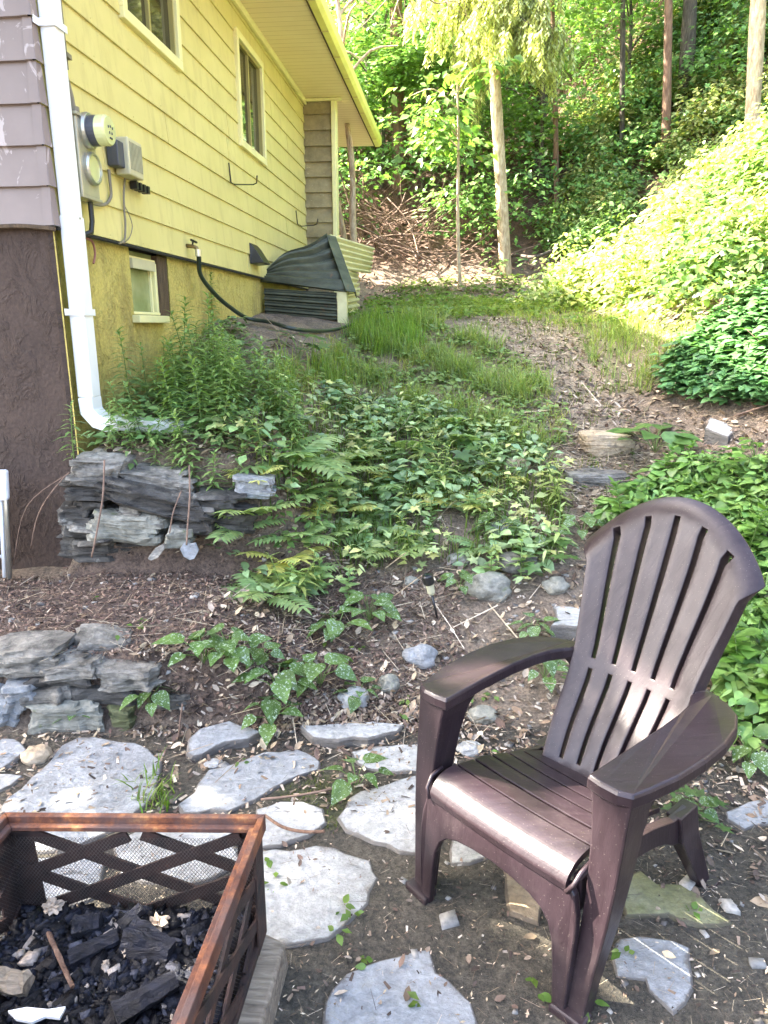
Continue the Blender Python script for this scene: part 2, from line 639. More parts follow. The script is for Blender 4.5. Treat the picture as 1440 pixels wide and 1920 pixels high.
def tag(o, label=None, cat=None, group=None, kind=None):
    if label:
        o['label'] = label
    if cat:
        o['category'] = cat
    if group:
        o['group'] = group
    if kind:
        o['kind'] = kind
    return o


def thing(name, label, cat, loc, group=None, rz=0):
    o = bpy.data.objects.new(name, None)
    o.empty_display_size = .1
    o.location = loc
    o.rotation_euler = (0, 0, rz)
    COL.objects.link(o)
    return tag(o, label, cat, group)


def copy_tree(o, loc, rz=0, scale=1, label=None, tilt=(0, 0)):
    c = o.copy()
    COL.objects.link(c)
    c.location = loc
    c.rotation_euler = (tilt[0], tilt[1], rz)
    c.scale = (scale, scale, scale)
    if label:
        c['label'] = label
    for ch in o.children:
        d = ch.copy()
        COL.objects.link(d)
        d.parent = c
    return c


def np_mesh(name, V, Fv, fsize, mat, root=None, col=None, smooth=False):
    """V (n,3); Fv flat loop indices with constant face size"""
    me = bpy.data.meshes.new(name)
    nf = len(Fv) // fsize
    me.vertices.add(len(V))
    me.vertices.foreach_set('co', np.ascontiguousarray(V, dtype=np.float32).ravel())
    me.loops.add(len(Fv))
    me.loops.foreach_set('vertex_index', np.ascontiguousarray(Fv, dtype=np.int32))
    me.polygons.add(nf)
    me.polygons.foreach_set('loop_start', np.arange(0, nf * fsize, fsize, dtype=np.int32))
    try:
        me.polygons.foreach_set('loop_total', np.full(nf, fsize, dtype=np.int32))
    except Exception:
        pass
    if smooth:
        me.polygons.foreach_set('use_smooth', np.ones(nf, dtype=bool))
    me.update(calc_edges=True)
    if col is not None:
        a = me.color_attributes.new('Col', 'FLOAT_COLOR', 'POINT')
        c4 = np.ones((len(V), 4), dtype=np.float32)
        c4[:, :3] = col
        a.data.foreach_set('color', c4.ravel())
    me.materials.append(mat)
    me.validate()
    o = bpy.data.objects.new(name, me)
    COL.objects.link(o)
    if root is not None:
        o.parent = root
    return o


# leaf templates: x along, y side, z up ; quads
def T_from_half(xs, ws, fold=.12, droop=.18):
    V, Fq = [], []
    n = len(xs)
    for x, w in zip(xs, ws):
        z = -droop * x * x
        V += [(x, w, z + fold * w), (x, 0, z), (x, -w, z + fold * w)]
    for i in range(n - 1):
        a = i * 3
        Fq += [(a, a + 3, a + 4, a + 1), (a + 1, a + 4, a + 5, a + 2)]
    return np.array(V), np.array(Fq)


T = {
    'ovate': T_from_half([0, .18, .45, .75, 1], [.02, .24, .30, .17, .0]),
    'heart': T_from_half([-.08, .12, .38, .7, 1], [.2, .37, .38, .2, .0], .2, .25),
    'lance': T_from_half([0, .25, .6, 1], [.02, .12, .10, .0], .2, .45),
    'small': T_from_half([0, .5, 1], [.02, .30, .0], .2, .2),
    'blade': T_from_half([0, .35, .7, 1], [.011, .011, .008, .0], .1, .0),
    'chip': (np.array([(0, .2, 0), (0, -.2, 0), (1, -.12, 0), (1, .15, .02)]), np.array([(0, 1, 2, 3)])),
    'needle': (np.array([(0, .03, 0), (0, -.03, 0), (1, -.02, -.25), (1, .02, -.25)]), np.array([(0, 1, 2, 3)])),
}


def maple_template():
    ang = [-150, -115, -80, -52, -28, 0, 28, 52, 80, 115, 150]
    rad = [.18, .42, .22, .55, .33, .66, .33, .55, .22, .42, .18]
    V = [(.3, 0, 0)]
    for a, r in zip(ang, rad):
        a = math.radians(a)
        V.append((.3 + r * math.cos(a), r * math.sin(a), -.18 * r * r + .03 * math.cos(a * 7)))
    Fq = []
    for k in range(1, 10, 2):
        Fq.append((0, k, k + 1, k + 2))
    return np.array(V), np.array(Fq)


T['maple'] = maple_template()


def unit(a):
    return a / np.maximum(np.linalg.norm(a, axis=1, keepdims=True), 1e-9)


def leaf_arrays(pos, fwd, nrm, size, col, tmpl):
    TV, TF = T[tmpl]
    n = len(pos)
    x = unit(fwd)
    y = unit(np.cross(nrm, x))
    z = np.cross(x, y)
    s = np.asarray(size).reshape(-1, 1, 1)
    V = pos[:, None, :] + s * (TV[None, :, 0:1] * x[:, None, :] + TV[None, :, 1:2] * y[:, None, :] + TV[None, :, 2:3] * z[:, None, :])
    k = len(TV)
    Fv = (TF[None, :, :] + (np.arange(n) * k)[:, None, None])
    C = np.repeat(col, k, axis=0)
    return V.reshape(-1, 3), Fv.reshape(-1), C


class Cloud:
    def __init__(self):
        self.V, self.F, self.C, self.n = [], [], [], 0

    def add(self, pos, fwd, nrm, size, col, tmpl):
        if len(pos) == 0:
            return
        V, F, C = leaf_arrays(np.asarray(pos, float), np.asarray(fwd, float), np.asarray(nrm, float), np.asarray(size, float), np.asarray(col, float), tmpl)
        self.V.append(V)
        self.F.append(F + self.n)
        self.C.append(C)
        self.n += len(V)

    def build(self, name, mat, root=None, off=None):
        V = np.concatenate(self.V)
        if root is not None and off is not None:
            V = V - np.array(off)
        return np_mesh(name, V, np.concatenate(self.F), 4, mat, root, np.concatenate(self.C), smooth=True)


def jitcol(n, base, var=.25, yel=.15):
    b = np.array(base)[None, :]
    k = rng.uniform(1 - var, 1 + var, (n, 1))
    y = rng.uniform(0, yel, (n, 1))
    c = b * k
    c[:, 0:1] *= 1 + y * 2
    c[:, 1:2] *= 1 + y * .5
    return c


def in_poly(px, py, poly):
    ins = np.zeros(px.shape, bool)
    j = len(poly) - 1
    for i in range(len(poly)):
        xi, yi = poly[i]
        xj, yj = poly[j]
        c = ((yi > py) != (yj > py)) & (px < (xj - xi) * (py - yi) / (yj - yi + 1e-12) + xi)
        ins ^= c
        j = i
    return ins


def scatter(n, box, poly=None, test=None):
    """n random ground points inside a world box (x0,x1,y0,y1), kept where they fall in a zone"""
    X = rng.uniform(box[0], box[1], n)
    Y = rng.uniform(box[2], box[3], n)
    Z = height(X, Y)
    P = np.stack([X, Y, Z], 1)
    k = np.ones(n, bool)
    if poly is not None:
        a, b = project(P)
        k &= in_poly(a, b, poly)
    if test is not None:
        k &= test(X, Y)
    return P[k]

# ================================================================== GROUND
def axis(lo, hi, f0, f1, fine, grow=1.18, first=None):
    a = list(np.arange(f0, f1, fine))
    s, x = fine, a[-1]
    while x < hi:
        s = min(s * grow, 4)
        x += s
        a.append(x)
    s, x = fine, a[0]
    while x > lo:
        s = min(s * grow, 4)
        x -= s
        a.insert(0, x)
    return np.array(a)


GRASS_A = [(640, 640), (690, 606), (800, 606), (905, 640), (1000, 690), (1050, 760), (1080, 830), (1000, 850), (880, 800), (760, 770), (680, 730), (560, 740), (490, 720), (590, 670)]
GRASS_B = [(1095, 640), (1180, 612), (1290, 640), (1260, 690), (1215, 740), (1150, 735), (1110, 690)]
GRASS_C = [(700, 600), (780, 565), (930, 568), (1080, 580), (1250, 625), (1120, 640), (1000, 605), (900, 590), (800, 607)]
SLOPE = [(430, 830), (560, 740), (700, 750), (900, 800), (1010, 850), (1060, 930), (1045, 1090), (960, 1120), (860, 1080), (760, 1090), (640, 1130), (500, 1140), (410, 1060), (380, 960)]
PATH = [(820, 630), (920, 596), (1070, 606), (1125, 660), (1150, 720), (1190, 800), (1200, 930), (1150, 1010), (1050, 960), (1040, 880), (1085, 800), (1050, 740), (1000, 680)]


def make_ground():
    xs = axis(-60, 60, -2.0, 3.0, .036)
    ys = axis(-25, 62, .4, 8.0, .036, 1.12)
    X, Y = np.meshgrid(xs, ys)
    Z = height(X, Y)
    nx, ny = len(xs), len(ys)
    V = np.stack([X.ravel(), Y.ravel(), Z.ravel()], 1)
    i = np.arange(nx - 1)[None, :] + (np.arange(ny - 1) * nx)[:, None]
    F = np.stack([i, i + 1, i + 1 + nx, i + nx], -1).reshape(-1)
    x, y = V[:, 0], V[:, 1]
    px, py = project(V)
    c = np.tile(np.array([.235, .19, .14]), (len(V), 1))          # slope soil with leaf litter

    def put(mask, col):
        m = np.asarray(mask, float)[:, None]
        c[:] = c * (1 - m) + np.array(col) * m
    put(sm(10.5, 12, y), (.13, .075, .05))
    put((y < 2.40) * 1.0, (.085, .078, .060))
    bed = (x < -.1) * (y > 2.42) * (y < 3.3)
    put(bed * 1.0, (.15, .11, .085))
    front = y > .5
    for poly, col in ((GRASS_A, (.25, .215, .13)), (GRASS_B, (.24, .21, .13)), (GRASS_C, (.24, .22, .12)), (PATH, (.36, .30, .215))):
        put((in_poly(px, py, poly) & front & (y < 12)) * .85, col)
    # mossy seams near the middle flagstones
    ms = [(500, 1480), (640, 1440), (700, 1500), (640, 1560), (560, 1530)]
    put(in_poly(px, py, ms) * front * (y < 2.4) * .6, (.06, .075, .02))
    o = np_mesh('ground', V, F, 4, M['ground'], None, c, smooth=True)
    tag(o, 'soil ground of patio, bed, slope and wooded hillside', 'ground', kind='structure')


make_ground()


# ================================================================== HOUSE
DW = Vector((WSL, 1, 0)).normalized()          # along the side wall
NW = Vector((DW.y, -DW.x, 0))                  # out of the side wall (to the right)
CORNER = Vector((WX0, WY0, 0))


def wall_hit(px, py, off=0.0):
    """(s, z) of a picture point on the side wall plane"""
    d = ray(px, py)
    n = NW
    t = ((CORNER + n * off) - Vector((0, 0, CAMZ))).dot(n) / Vector(d).dot(n)
    P = Vector((0, 0, CAMZ)) + Vector(d) * t
    return (P - CORNER).dot(DW), P.z


def WP(s, z, off=0.0):
    return CORNER + DW * s + NW * off + Vector((0, 0, z))


ZS = 1.946            # lower edge of the siding
CRS = .166            # exposure of one course
ZE = 4.02             # soffit
SEND = 5.66           # end of the long wall
FL = -DW.copy()
FD = Vector((-NW.x, -NW.y, 0))                 # along the front wall, to the left


house = thing('house', 'yellow house with lap siding over a stuccoed foundation', 'house', CORNER)

wins = []
for quad in ([(214, -150), (335, 138)], [(434, 48), (497, 314)]):
    pass
w1 = (wall_hit(222, 33)[0], wall_hit(335, 135)[0], wall_hit(222, 33)[1] * .5 + wall_hit(335, 135)[1] * .5, 3.72)
a1, a2 = wall_hit(434, 48), wall_hit(448, 275)
b1, b2 = wall_hit(485, 115), wall_hit(497, 314)
w2 = ((a1[0] + a2[0]) / 2, (b1[0] + b2[0]) / 2, (a2[1] + b2[1]) / 2, (a1[1] + b1[1]) / 2)
wins = [w1, w2]
print('windows', wins)


def lap_siding(P, s0, s1, z0, z1, course, mat, name, root, wins=(), lip=.013, seams=12, seed=3, wob=0.0):
    """real lapped courses; P(s, z, off)"""
    r = random.Random(seed)
    mb = MB()
    k = 0
    z = z0
    while z < z1 - 1e-4:
        zt = min(z + course, z1)
        cuts = sorted({z, zt} | {v for w in wins for v in (w[2], w[3]) if z < v < zt})
        for za, zb in zip(cuts[:-1], cuts[1:]):
            iv = [(s0, s1)]
            for w in wins:
                if za >= w[2] - 1e-6 and zb <= w[3] + 1e-6:
                    iv = [q for (a, b) in iv for q in ((a, min(b, w[0])), (max(a, w[1]), b)) if q[1] - q[0] > 1e-4]
            oa = lip * (1 - (za - z) / course)
            ob = lip * (1 - (zb - z) / course)
            for a, b in iv:
                ns = max(2, int((b - a) / .35))
                for q in range(ns):
                    p, t = a + (b - a) * q / ns, a + (b - a) * (q + 1) / ns
                    mb.add([P(p, za, oa), P(t, za, oa), P(t, zb, ob), P(p, zb, ob)], [(0, 1, 2, 3)])
                    if za == z:
                        mb.add([P(p, za, 0), P(t, za, 0), P(t, za, oa), P(p, za, oa)], [(0, 1, 2, 3)])
        # overlapping sheet ends
        for _ in range(1 if r.random() < seams / 12 else 0):
            sj = r.uniform(s0 + .2, s1 - .2)
            if all(not (w[0] - .05 < sj < w[1] + .05 and z < w[3] and zt > w[2]) for w in wins):
                mb.add([P(sj, z, lip + .0035), P(sj + .02, z, lip + .001), P(sj + .02, zt, .002), P(sj, zt, .0035), P(sj, z, lip), P(sj, zt, .0)],
                       [(0, 1, 2, 3), (0, 3, 5, 4)])
        if wins:
            for sn in np.arange(s0 + .12, s1, .41):
                if all(not (w[0] - .03 < sn < w[1] + .03 and z < w[3] and z + .03 > w[2]) for w in wins):
                    P0_ = P(sn, z + .018, lip)
                    mb.add([P(sn - .004, z + .015, lip + .001), P(sn + .004, z + .015, lip + .001), P(sn + .004, z + .023, lip + .0005), P(sn - .004, z + .023, lip + .0005), P(sn, z + .019, lip + .004)], [(0, 1, 4), (1, 2, 4), (2, 3, 4), (3, 0, 4)])
        z = zt
        k += 1
    return mb.build(name, mat, root)


side = lap_siding(WP, .0, SEND, ZS, ZE, CRS, M['yellow_siding'], 'siding', house, wins)
side['label'] = 'yellow lap siding of the long side wall'


def FP(s, z, off=0.0):                       # front wall, s leftwards from the corner
    return CORNER + FD * s - DW * off + Vector((0, 0, z))


fr = lap_siding(lambda s, z, o: FP(4.6 - s, z, o), 0, 4.6, ZS - .005, ZE, CRS, M['taupe_siding'], 'siding', house, (), lip=.02)
fr['label'] = 'taupe lap siding of the front wall with pale scuffs'
# metal corner caps, one per course
mb = MB()
z = ZS
while z < ZE - .05:
    zt = min(z + CRS, ZE)
    la, lb = .021, .006
    ring = lambda zz, l: [WP(.035, zz, l * .8 + .002), WP(-l, zz, l * .8 + .002), FP(-.012, zz, l + .003), FP(.03, zz, l + .004)]
    a, b = ring(z - .004, la), ring(zt - .006, lb)
    mb.add(a + b, [(0, 1, 5, 4), (1, 2, 6, 5), (2, 3, 7, 6)])
    z = zt
mb.build('corner_cap', M['taupe_siding'], house)

# wall core behind the siding (dark, so that nothing shows through)
mb = MB()
a, b = WP(0.01, 0, -.03), WP(SEND, 0, -.03)
q = [WP(.03, 0, -.12), WP(SEND - .01, 0, -.12), WP(SEND - .01, 0, -7.0), WP(.03, 0, -7.0)]
mb.hexa([p + Vector((0, 0, .0)) for p in q] + [p + Vector((0, 0, ZE + .05)) for p in q])
mb.build('wall_core', M['dark_interior'], house)

# foundation, side: yellow stucco with the basement window opening
bwl, bwr = wall_hit(250, 470)[0], wall_hit(303, 480)[0]
bwb = wall_hit(258, 590)[1]
bwt = ZS - .02
woodr = wall_hit(322, 500)[0]
mb = MB()


def panel(P, s0, s1, z0, z1, off):
    ns = max(1, int((s1 - s0) / .1))
    for k in range(ns):
        a = s0 + (s1 - s0) * k / ns
        b = s0 + (s1 - s0) * (k + 1) / ns
        mb.add([P(a, z0, off), P(b, z0, off), P(b, z1, off), P(a, z1, off)], [(0, 1, 2, 3)])


FO = -.028
panel(WP, 0.0, bwl, -.3, ZS + .01, FO)
panel(WP, bwl, woodr, -.3, bwb, FO)
panel(WP, woodr, SEND, -.3, ZS + .01, FO)
for s in (bwl, woodr):
    mb.add([WP(s, bwb, FO), WP(s, ZS, FO), WP(s, ZS, FO - .07), WP(s, bwb, FO - .07)], [(0, 1, 2, 3), (3, 2, 1, 0)])
mb.add([WP(bwl, bwb, FO), WP(woodr, bwb, FO), WP(woodr, bwb, FO - .07), WP(bwl, bwb, FO - .07)], [(0, 1, 2, 3)])
mb.build('foundation', M['stucco_yellow'], house)['label'] = 'yellow stucco foundation under the side wall'
mb = MB()
for k in range(46):
    a, b = k * .1, k * .1 + .1
    mb.add([FP(b, -.3, -.012), FP(a, -.3, -.012), FP(a, ZS, -.012), FP(b, ZS, -.012)], [(0, 1, 2, 3)])
mb.add([FP(0, -.3, -.012), WP(0, -.3, FO), WP(0, ZS, FO), FP(0, ZS, -.012)], [(0, 1, 2, 3)])
mb.build('foundation', M['stucco_brown'], house)['label'] = 'dark brown stucco foundation of the front wall'
# rough wooden corner strip along the stucco edge
mb = MB()
mb.hexa([FP(-.004, .1, .0), WP(.02, .1, FO + .012), WP(.02, .1, FO + .002), FP(.01, .1, -.01)] + [FP(-.004, ZS - .02, .0), WP(.02, ZS - .02, FO + .012), WP(.02, ZS - .02, FO + .002), FP(.01, ZS - .02, -.01)])
mb.build('corner_strip', M['stucco_yellow'], house)
# loose dark flashing under the front siding
mb = MB()
pts = [FP(s, ZS - .012 + .012 * math.sin(s * 9) - .006, .022 + .006 * math.sin(s * 5)) for s in np.linspace(-.02, 1.2, 26)]
mb.tube(pts, .011, 5)
mb.build('flashing', M['dark_wood'], house)
mb = MB()
pts = [WP(s, ZS - .012, .008) for s in np.linspace(.02, SEND, 30)]
mb.tube(pts, .009, 5)
mb.build('flashing', M['dark_interior'], house)


def window(s0, s1, z0, z1, name='window', mull=True, label=None):
    mb = MB()
    t = .055

    def bar(a, b, c, d, o0, o1):
        mb.hexa([WP(a, c, o0), WP(b, c, o0), WP(b, c, o1), WP(a, c, o1), WP(a, d, o0), WP(b, d, o0), WP(b, d, o1), WP(a, d, o1)])
    bar(s0, s1, z0, z0 + t, -.05, .035)
    bar(s0, s1, z1 - t, z1, -.05, .035)
    bar(s0, s0 + t, z0 + t, z1 - t, -.05, .034)
    bar(s1 - t, s1, z0 + t, z1 - t, -.05, .034)
    f = mb.build(name, M['trim'], house, bevel=.004)
    if label:
        f['label'] = label
    mb2 = MB()

    def sub(nm, m):
        o = mb2.build(nm, m, house, bevel=.002)
        o.parent = f
        return o
    g = .014
    a, b = s0 + t, s1 - t
    c, d = z0 + t, z1 - t
    # inner sash
    for (p, q, r_, w) in ((a, a + g, c, d), (b - g, b, c, d)):
        mb2.hexa([WP(p, r_, -.03), WP(q, r_, -.03), WP(q, r_, .012), WP(p, r_, .012), WP(p, w, -.03), WP(q, w, -.03), WP(q, w, .012), WP(p, w, .012)])
    m_ = (a + b) / 2
    for (p, q, zz, ww, o) in ((m_ - .012, m_ + .012, c, d, .004), (a + g, b - g, c, c + g, .010), (a + g, b - g, d - g, d, .010)):
        mb2.hexa([WP(p, zz, -.03), WP(q, zz, -.03), WP(q, zz, o), WP(p, zz, o), WP(p, ww, -.03), WP(q, ww, -.03), WP(q, ww, o), WP(p, ww, o)])
    sub('sash', M['yellow_sash'])
    mb2.__init__()
    mb2.add([WP(a, c, -.018), WP(b, c, -.018), WP(b, d, -.018), WP(a, d, -.018)], [(0, 1, 2, 3)])
    sub('pane', M['glass'])
    return f


M['yellow_sash'] = m_simple('olive_sash', (.34, .30, .10, 1), .5, .1, 6, .05)
window(*w1, label='upper window nearest the corner with dark glass')
window(*w2, label='narrow window near the far end of the side wall')

# basement window: pale frame and dusty pane, dark timber at its right
mb = MB()


def wbar(mb, a, b, c, d, o0, o1):
    mb.hexa([WP(a, c, o0), WP(b, c, o0), WP(b, c, o1), WP(a, c, o1), WP(a, d, o0), WP(b, d, o0), WP(b, d, o1), WP(a, d, o1)])


t = .019
wbar(mb, bwl + .001, bwr, bwt - t - .03, bwt - .03, -.085, -.045)
wbar(mb, bwl + .001, bwr, bwb + .002, bwb + t, -.085, -.035)
wbar(mb, bwl + .001, bwl + t, bwb + t, bwt - t - .03, -.085, -.045)
wbar(mb, bwr - t * 1.6, bwr, bwb + t, bwt - t - .03, -.085, -.04)
wbar(mb, bwr - t * 3.2, bwr - t * 2.4, bwb + t, bwt - t - .03, -.085, -.055)
f = mb.build('basement_window', M['trim'], house, bevel=.003)
f['label'] = 'small basement window with a dusty pane'
mb = MB()
mb.add([WP(bwl, bwb, -.07), WP(bwr, bwb, -.07), WP(bwr, bwt, -.07), WP(bwl, bwt, -.07)], [(0, 1, 2, 3)])
o = mb.build('pane', M['dusty_glass'], house)
o.parent = f
mb = MB()
wbar(mb, bwl + .02, bwr - .06, bwt - .10, bwt - .045, -.045, -.02)
o = mb.build('latch_strip', M['beige_plastic'], house)
o.parent = f
mb = MB()
wbar(mb, bwr + .005, woodr - .003, bwb - .02, bwt, -.09, -.03)
mb.build('timber_post', M['dark_wood'], house, bevel=.006)
mb = MB()
wbar(mb, bwl - .03, bwr + .01, bwb - .045, bwb - .002, -.028, .02)
mb.build('sill', M['trim'], house, bevel=.004)

# frieze trim under the soffit
mb = MB()
wbar(mb, -.2, SEND, ZE - .06, ZE - .002, .016, .045)
mb.build('frieze_trim', M['trim'], house, bevel=.006)
# roof: soffit, gutter, fascia, sloped sheets
OV = .57
roof = MB()
S0, S1 = -.30, 7.9
pitch = .46
r0 = [WP(S0, ZE + .13, OV + .05), WP(S1, ZE + .13, OV + .05), WP(S1, ZE + .13 + pitch * 4.1, -3.5), WP(S0, ZE + .13 + pitch * 4.1, -3.5)]
r1 = [WP(S0, ZE + .13 + pitch * 4.1, -3.5), WP(S1, ZE + .13 + pitch * 4.1, -3.5), WP(S1, ZE + .13, -7.7), WP(S0, ZE + .13, -7.7)]
for r_ in (r0, r1):
    roof.hexa([p for p in r_] + [p + Vector((0, 0, .04)) for p in r_])
roof_o = roof.build('roof', M['shingle'], house)


def rsub(mb, name, mat, bevel=0):
    o = mb.build(name, mat, house, bevel=bevel)
    o.parent = roof_o
    return o


mb = MB()
wbar(mb, S0, S1, ZE, ZE + .012, -.02, OV)
wbar(mb, S0, -.03, ZE, ZE + .012, -7.0, -.0201)
rsub(mb, 'soffit', M['soffit'])
mb = MB()
wbar(mb, S0, S1, ZE - .018, ZE + .10, OV + .001, OV + .012)
rsub(mb, 'fascia', M['dark_wood'])
mb = MB()
sec = [(OV + .014, .105), (OV + .014, -.012), (OV + .075, -.012), (OV + .105, .02), (OV + .105, .105), (OV + .098, .105), (OV + .098, .024), (OV + .07, -.004), (OV + .022, -.004), (OV + .022, .105)]
mb.loft([[WP(s, ZE + z_, o_) for (o_, z_) in sec] for s in np.linspace(S0, S1, 12)])
rsub(mb, 'gutter', M['yellow_gutter'])
for s in np.arange(S0 + .3, S1, .62):
    mb = MB()
    wbar(mb, s, s + .018, ZE - .016, ZE - .0125, OV - .01, OV + .075)
    rsub(mb, 'gutter_strap', M['gutter'])
# gable end under the far roof edge
mb = MB()
a, b, c_ = WP(S1 - .05, ZE + .012, OV), WP(S1 - .05, ZE + pitch * 4.0, -3.5), WP(S1 - .05, ZE + .012, -7.6)
mb.add([a, b, c_], [(0, 1, 2)])
rsub(mb, 'gable', M['dirty_siding'])
mb = MB()
a, b, c_ = WP(S0 + .05, ZE + .012, OV), WP(S0 + .05, ZE + pitch * 4.0, -3.5), WP(S0 + .05, ZE + .012, -7.6)
mb.add([a, b, c_], [(2, 1, 0)])
rsub(mb, 'gable', M['dirty_siding'])

# wall return at the far end: grimy lapped boards facing the camera, pale corner board
BX = .335


def RP(s, z, off=0.0):
    return WP(SEND - off, z, s)


o = lap_siding(RP, .005, BX, 1.70, ZE, CRS, M['dirty_siding'], 'return_wall', house, (), lip=.035, seams=0)
o['label'] = 'grimy lapped boards of the short return wall'
mb = MB()
wbar(mb, SEND - .045, SEND + .13, 1.5, ZE - .002, BX - .004, BX + .045)
mb.build('corner_board', M['trim'], house, bevel=.006)
mb = MB()
wbar(mb, SEND + .01, SEND + .12, 1.4, ZE - .004, -.02, BX - .006)
mb.build('wall_core', M['dark_interior'], house)
mb = MB()
wbar(mb, SEND - .06, SEND - .03, ZE - .035, ZE - .004, -.0, BX + .12)
mb.build('frieze_trim', M['trim'], house, bevel=.004)

# ---------------- fixtures on the side wall
# downspout
dsp = []
P0 = WP(.02, 0, .062)


def dpt(px, py, off=.075):
    s, z = wall_hit(px, py, off)
    return WP(s, z, off)


ds = thing('downspout', 'white metal downspout running down the house corner', 'downspout', dpt(172, 700))
top = dpt(88, 0)
bot = dpt(164, 742)
sx = (dpt(88, 0) - CORNER).dot(DW)
sD = (bot - CORNER).dot(DW)


def duct(path, hw, hd, xa, name, mat, root, bevel=.006):
    mb = MB()
    rings = []
    for i, p in enumerate(path):
        a = path[max(0, i - 1)]
        b = path[min(len(path) - 1, i + 1)]
        t = (b - a).normalized()
        x = (xa - t * xa.dot(t)).normalized()
        y = t.cross(x).normalized()
        rings.append([p + x * hw + y * hd, p - x * hw + y * hd, p - x * hw - y * hd, p + x * hw - y * hd])
    mb.loft(rings)
    return mb.build(name, mat, root, bevel=bevel)


sds = .082
offd = .05
zj = wall_hit(138, 421)[1]
z_low = 1.045
duct([WP(sds, ZE - .02, offd), WP(sds, zj, offd)], .040, .034, DW, 'upper_pipe', M['white_paint'], ds)
duct([WP(sds, zj + .02, offd), WP(sds, z_low + .12, offd - .004)], .044, .038, DW, 'lower_pipe', M['white_paint'], ds)
e0 = WP(sds, z_low + .12, offd - .004)
e = [e0, WP(sds, z_low + .05, offd + .0), WP(sds, z_low + .005, offd + .04), WP(sds, z_low - .01, offd + .09), WP(sds + .0, z_low - .005, offd + .15)]
duct(e, .050, .037, DW, 'elbow', M['white_paint'], ds)
mb = MB()
for q in (.25, .5, .75):
    pass
endp = at_y(358, 805, 3.62)
duct([e[-1] - NW * .02, e[-1] + (endp - e[-1]) * .5, endp], .043, .032, DW, 'outlet_pipe', M['white_paint'], ds)
mb = MB()
mb.box(WP(sds, zj + .012, offd + .04) - DW * .0, (.008, .008, .008))
mb.build('screw', M['grey_metal'], ds)
for zc in (1.55, 2.75, 3.6):
    mb = MB()
    wbar(mb, sds - .052, sds + .052, zc, zc + .03, offd + .0395, offd + .0425)
    wbar(mb, sds - .09, sds - .0445, zc, zc + .03, .016, .019)
    wbar(mb, sds - .052, sds - .0495, zc, zc + .03, .016, offd + .0394)
    mb.build('strap', M['white_paint'], ds)

# electric meter
s0m, ztm = wall_hit(133, 205, .0)
s1m = wall_hit(150, 205, .0)[0]
MS0 = .145
em = thing('electric_meter', 'grey electric meter box with two round glass sockets', 'electric meter', WP(MS0, 2.3, .03))
zt_ = wall_hit(128, 205, .09)[1]
zb_ = wall_hit(145, 360, .09)[1]


def wbox(mb, s0, s1, z0, z1, o0, o1):
    wbar(mb, s0, s1, z0, z1, o0, o1)


mb = MB()
wbox(mb, MS0, MS0 + .17, zb_, zt_, .012, .085)
mb.build('meter_box', M['grey_metal'], em, bevel=.008)
mb = MB()
wbox(mb, MS0 - .01, MS0 + .185, zt_ - .002, zt_ + .012, .012, .095)
mb.build('box_flange', M['grey_metal'], em, bevel=.003)
mb = MB()
wbox(mb, MS0 - .01, MS0 + .18, zb_ - .012, zb_ + .004, .012, .09)
mb.build('box_flange', M['grey_metal'], em, bevel=.003)


def disc_stack(name, mat, s, z, prof, root, n=28):
    mb = MB()
    rings = []
    for (r, o) in prof:
        rings.append([WP(s + r * math.cos(k * 2 * PI / n), z + r * math.sin(k * 2 * PI / n), o) for k in range(n)])
    mb.loft(rings)
    return mb.build(name, mat, root, smooth=False, bevel=.002)


mz1 = wall_hit(175, 245, .12)[1]
mz2 = wall_hit(171, 316, .09)[1]
ms = MS0 + .092
disc_stack('socket_ring', M['silver'], ms, mz1, [(.078, .083), (.080, .10), (.074, .112)], em)
disc_stack('meter_body', M['dark_plastic'], ms, mz1, [(.066, .11), (.066, .15)], em)
disc_stack('glass_dome', M['meter_glass'], ms, mz1, [(.067, .15), (.067, .188), (.060, .2), (.0, .202)], em)
mb = MB()
for k, (dx, dz) in enumerate(((-.02, .012), (.0, .016), (.02, .012), (-.012, -.012), (.012, -.012))):
    mb.box(WP(ms + dx, mz1 + dz, .2035), (.004, .007, .010))
mb.box(WP(ms, mz1 - .034, .2035), (.004, .03, .006))
mb.build('dial_mark', M['dark_plastic'], em)
disc_stack('socket_ring', M['silver'], ms + .005, mz2, [(.072, .083), (.074, .104), (.066, .112), (.058, .112), (.058, .102)], em)
disc_stack('cover_plate', M['meter_glass'], ms + .005, mz2, [(.058, .095), (.058, .103), (.0, .106)], em)
# conduit up to the roof
mb = MB()
mb.tube([WP(MS0 + .06, zt_ + .01, .05), WP(MS0 + .055, zt_ + .09, .045), WP(MS0 + .035, zt_ + .22, .03), WP(MS0 + .035, ZE - .06, .03)], [.014, .012, .011, .011], 8)
mb.tube([WP(MS0 + .06, zt_ + .012, .05), WP(MS0 + .06, zt_ + .045, .05)], .024, 10)
mb.tube([WP(MS0 + .062, zt_ + .20, .035), WP(MS0 + .062, ZE - .06, .03)], .008, 6)
for zc in (zt_ + .25, zt_ + .75):
    mb.box(WP(MS0 + .047, zc, .03), (.06, .05, .02))
mb.build('conduit', M['cable'], em)
mb = MB()
mb.tube([WP(MS0 + .13, zb_, .05), WP(MS0 + .13, zb_ - .10, .05), WP(MS0 + .12, zb_ - .15, .045), WP(MS0 + .07, zb_ - .17, .03), WP(MS0 + .04, zb_ - .16, .02)], .013, 8)
mb.build('elbow_conduit', M['black_rubber'], em)

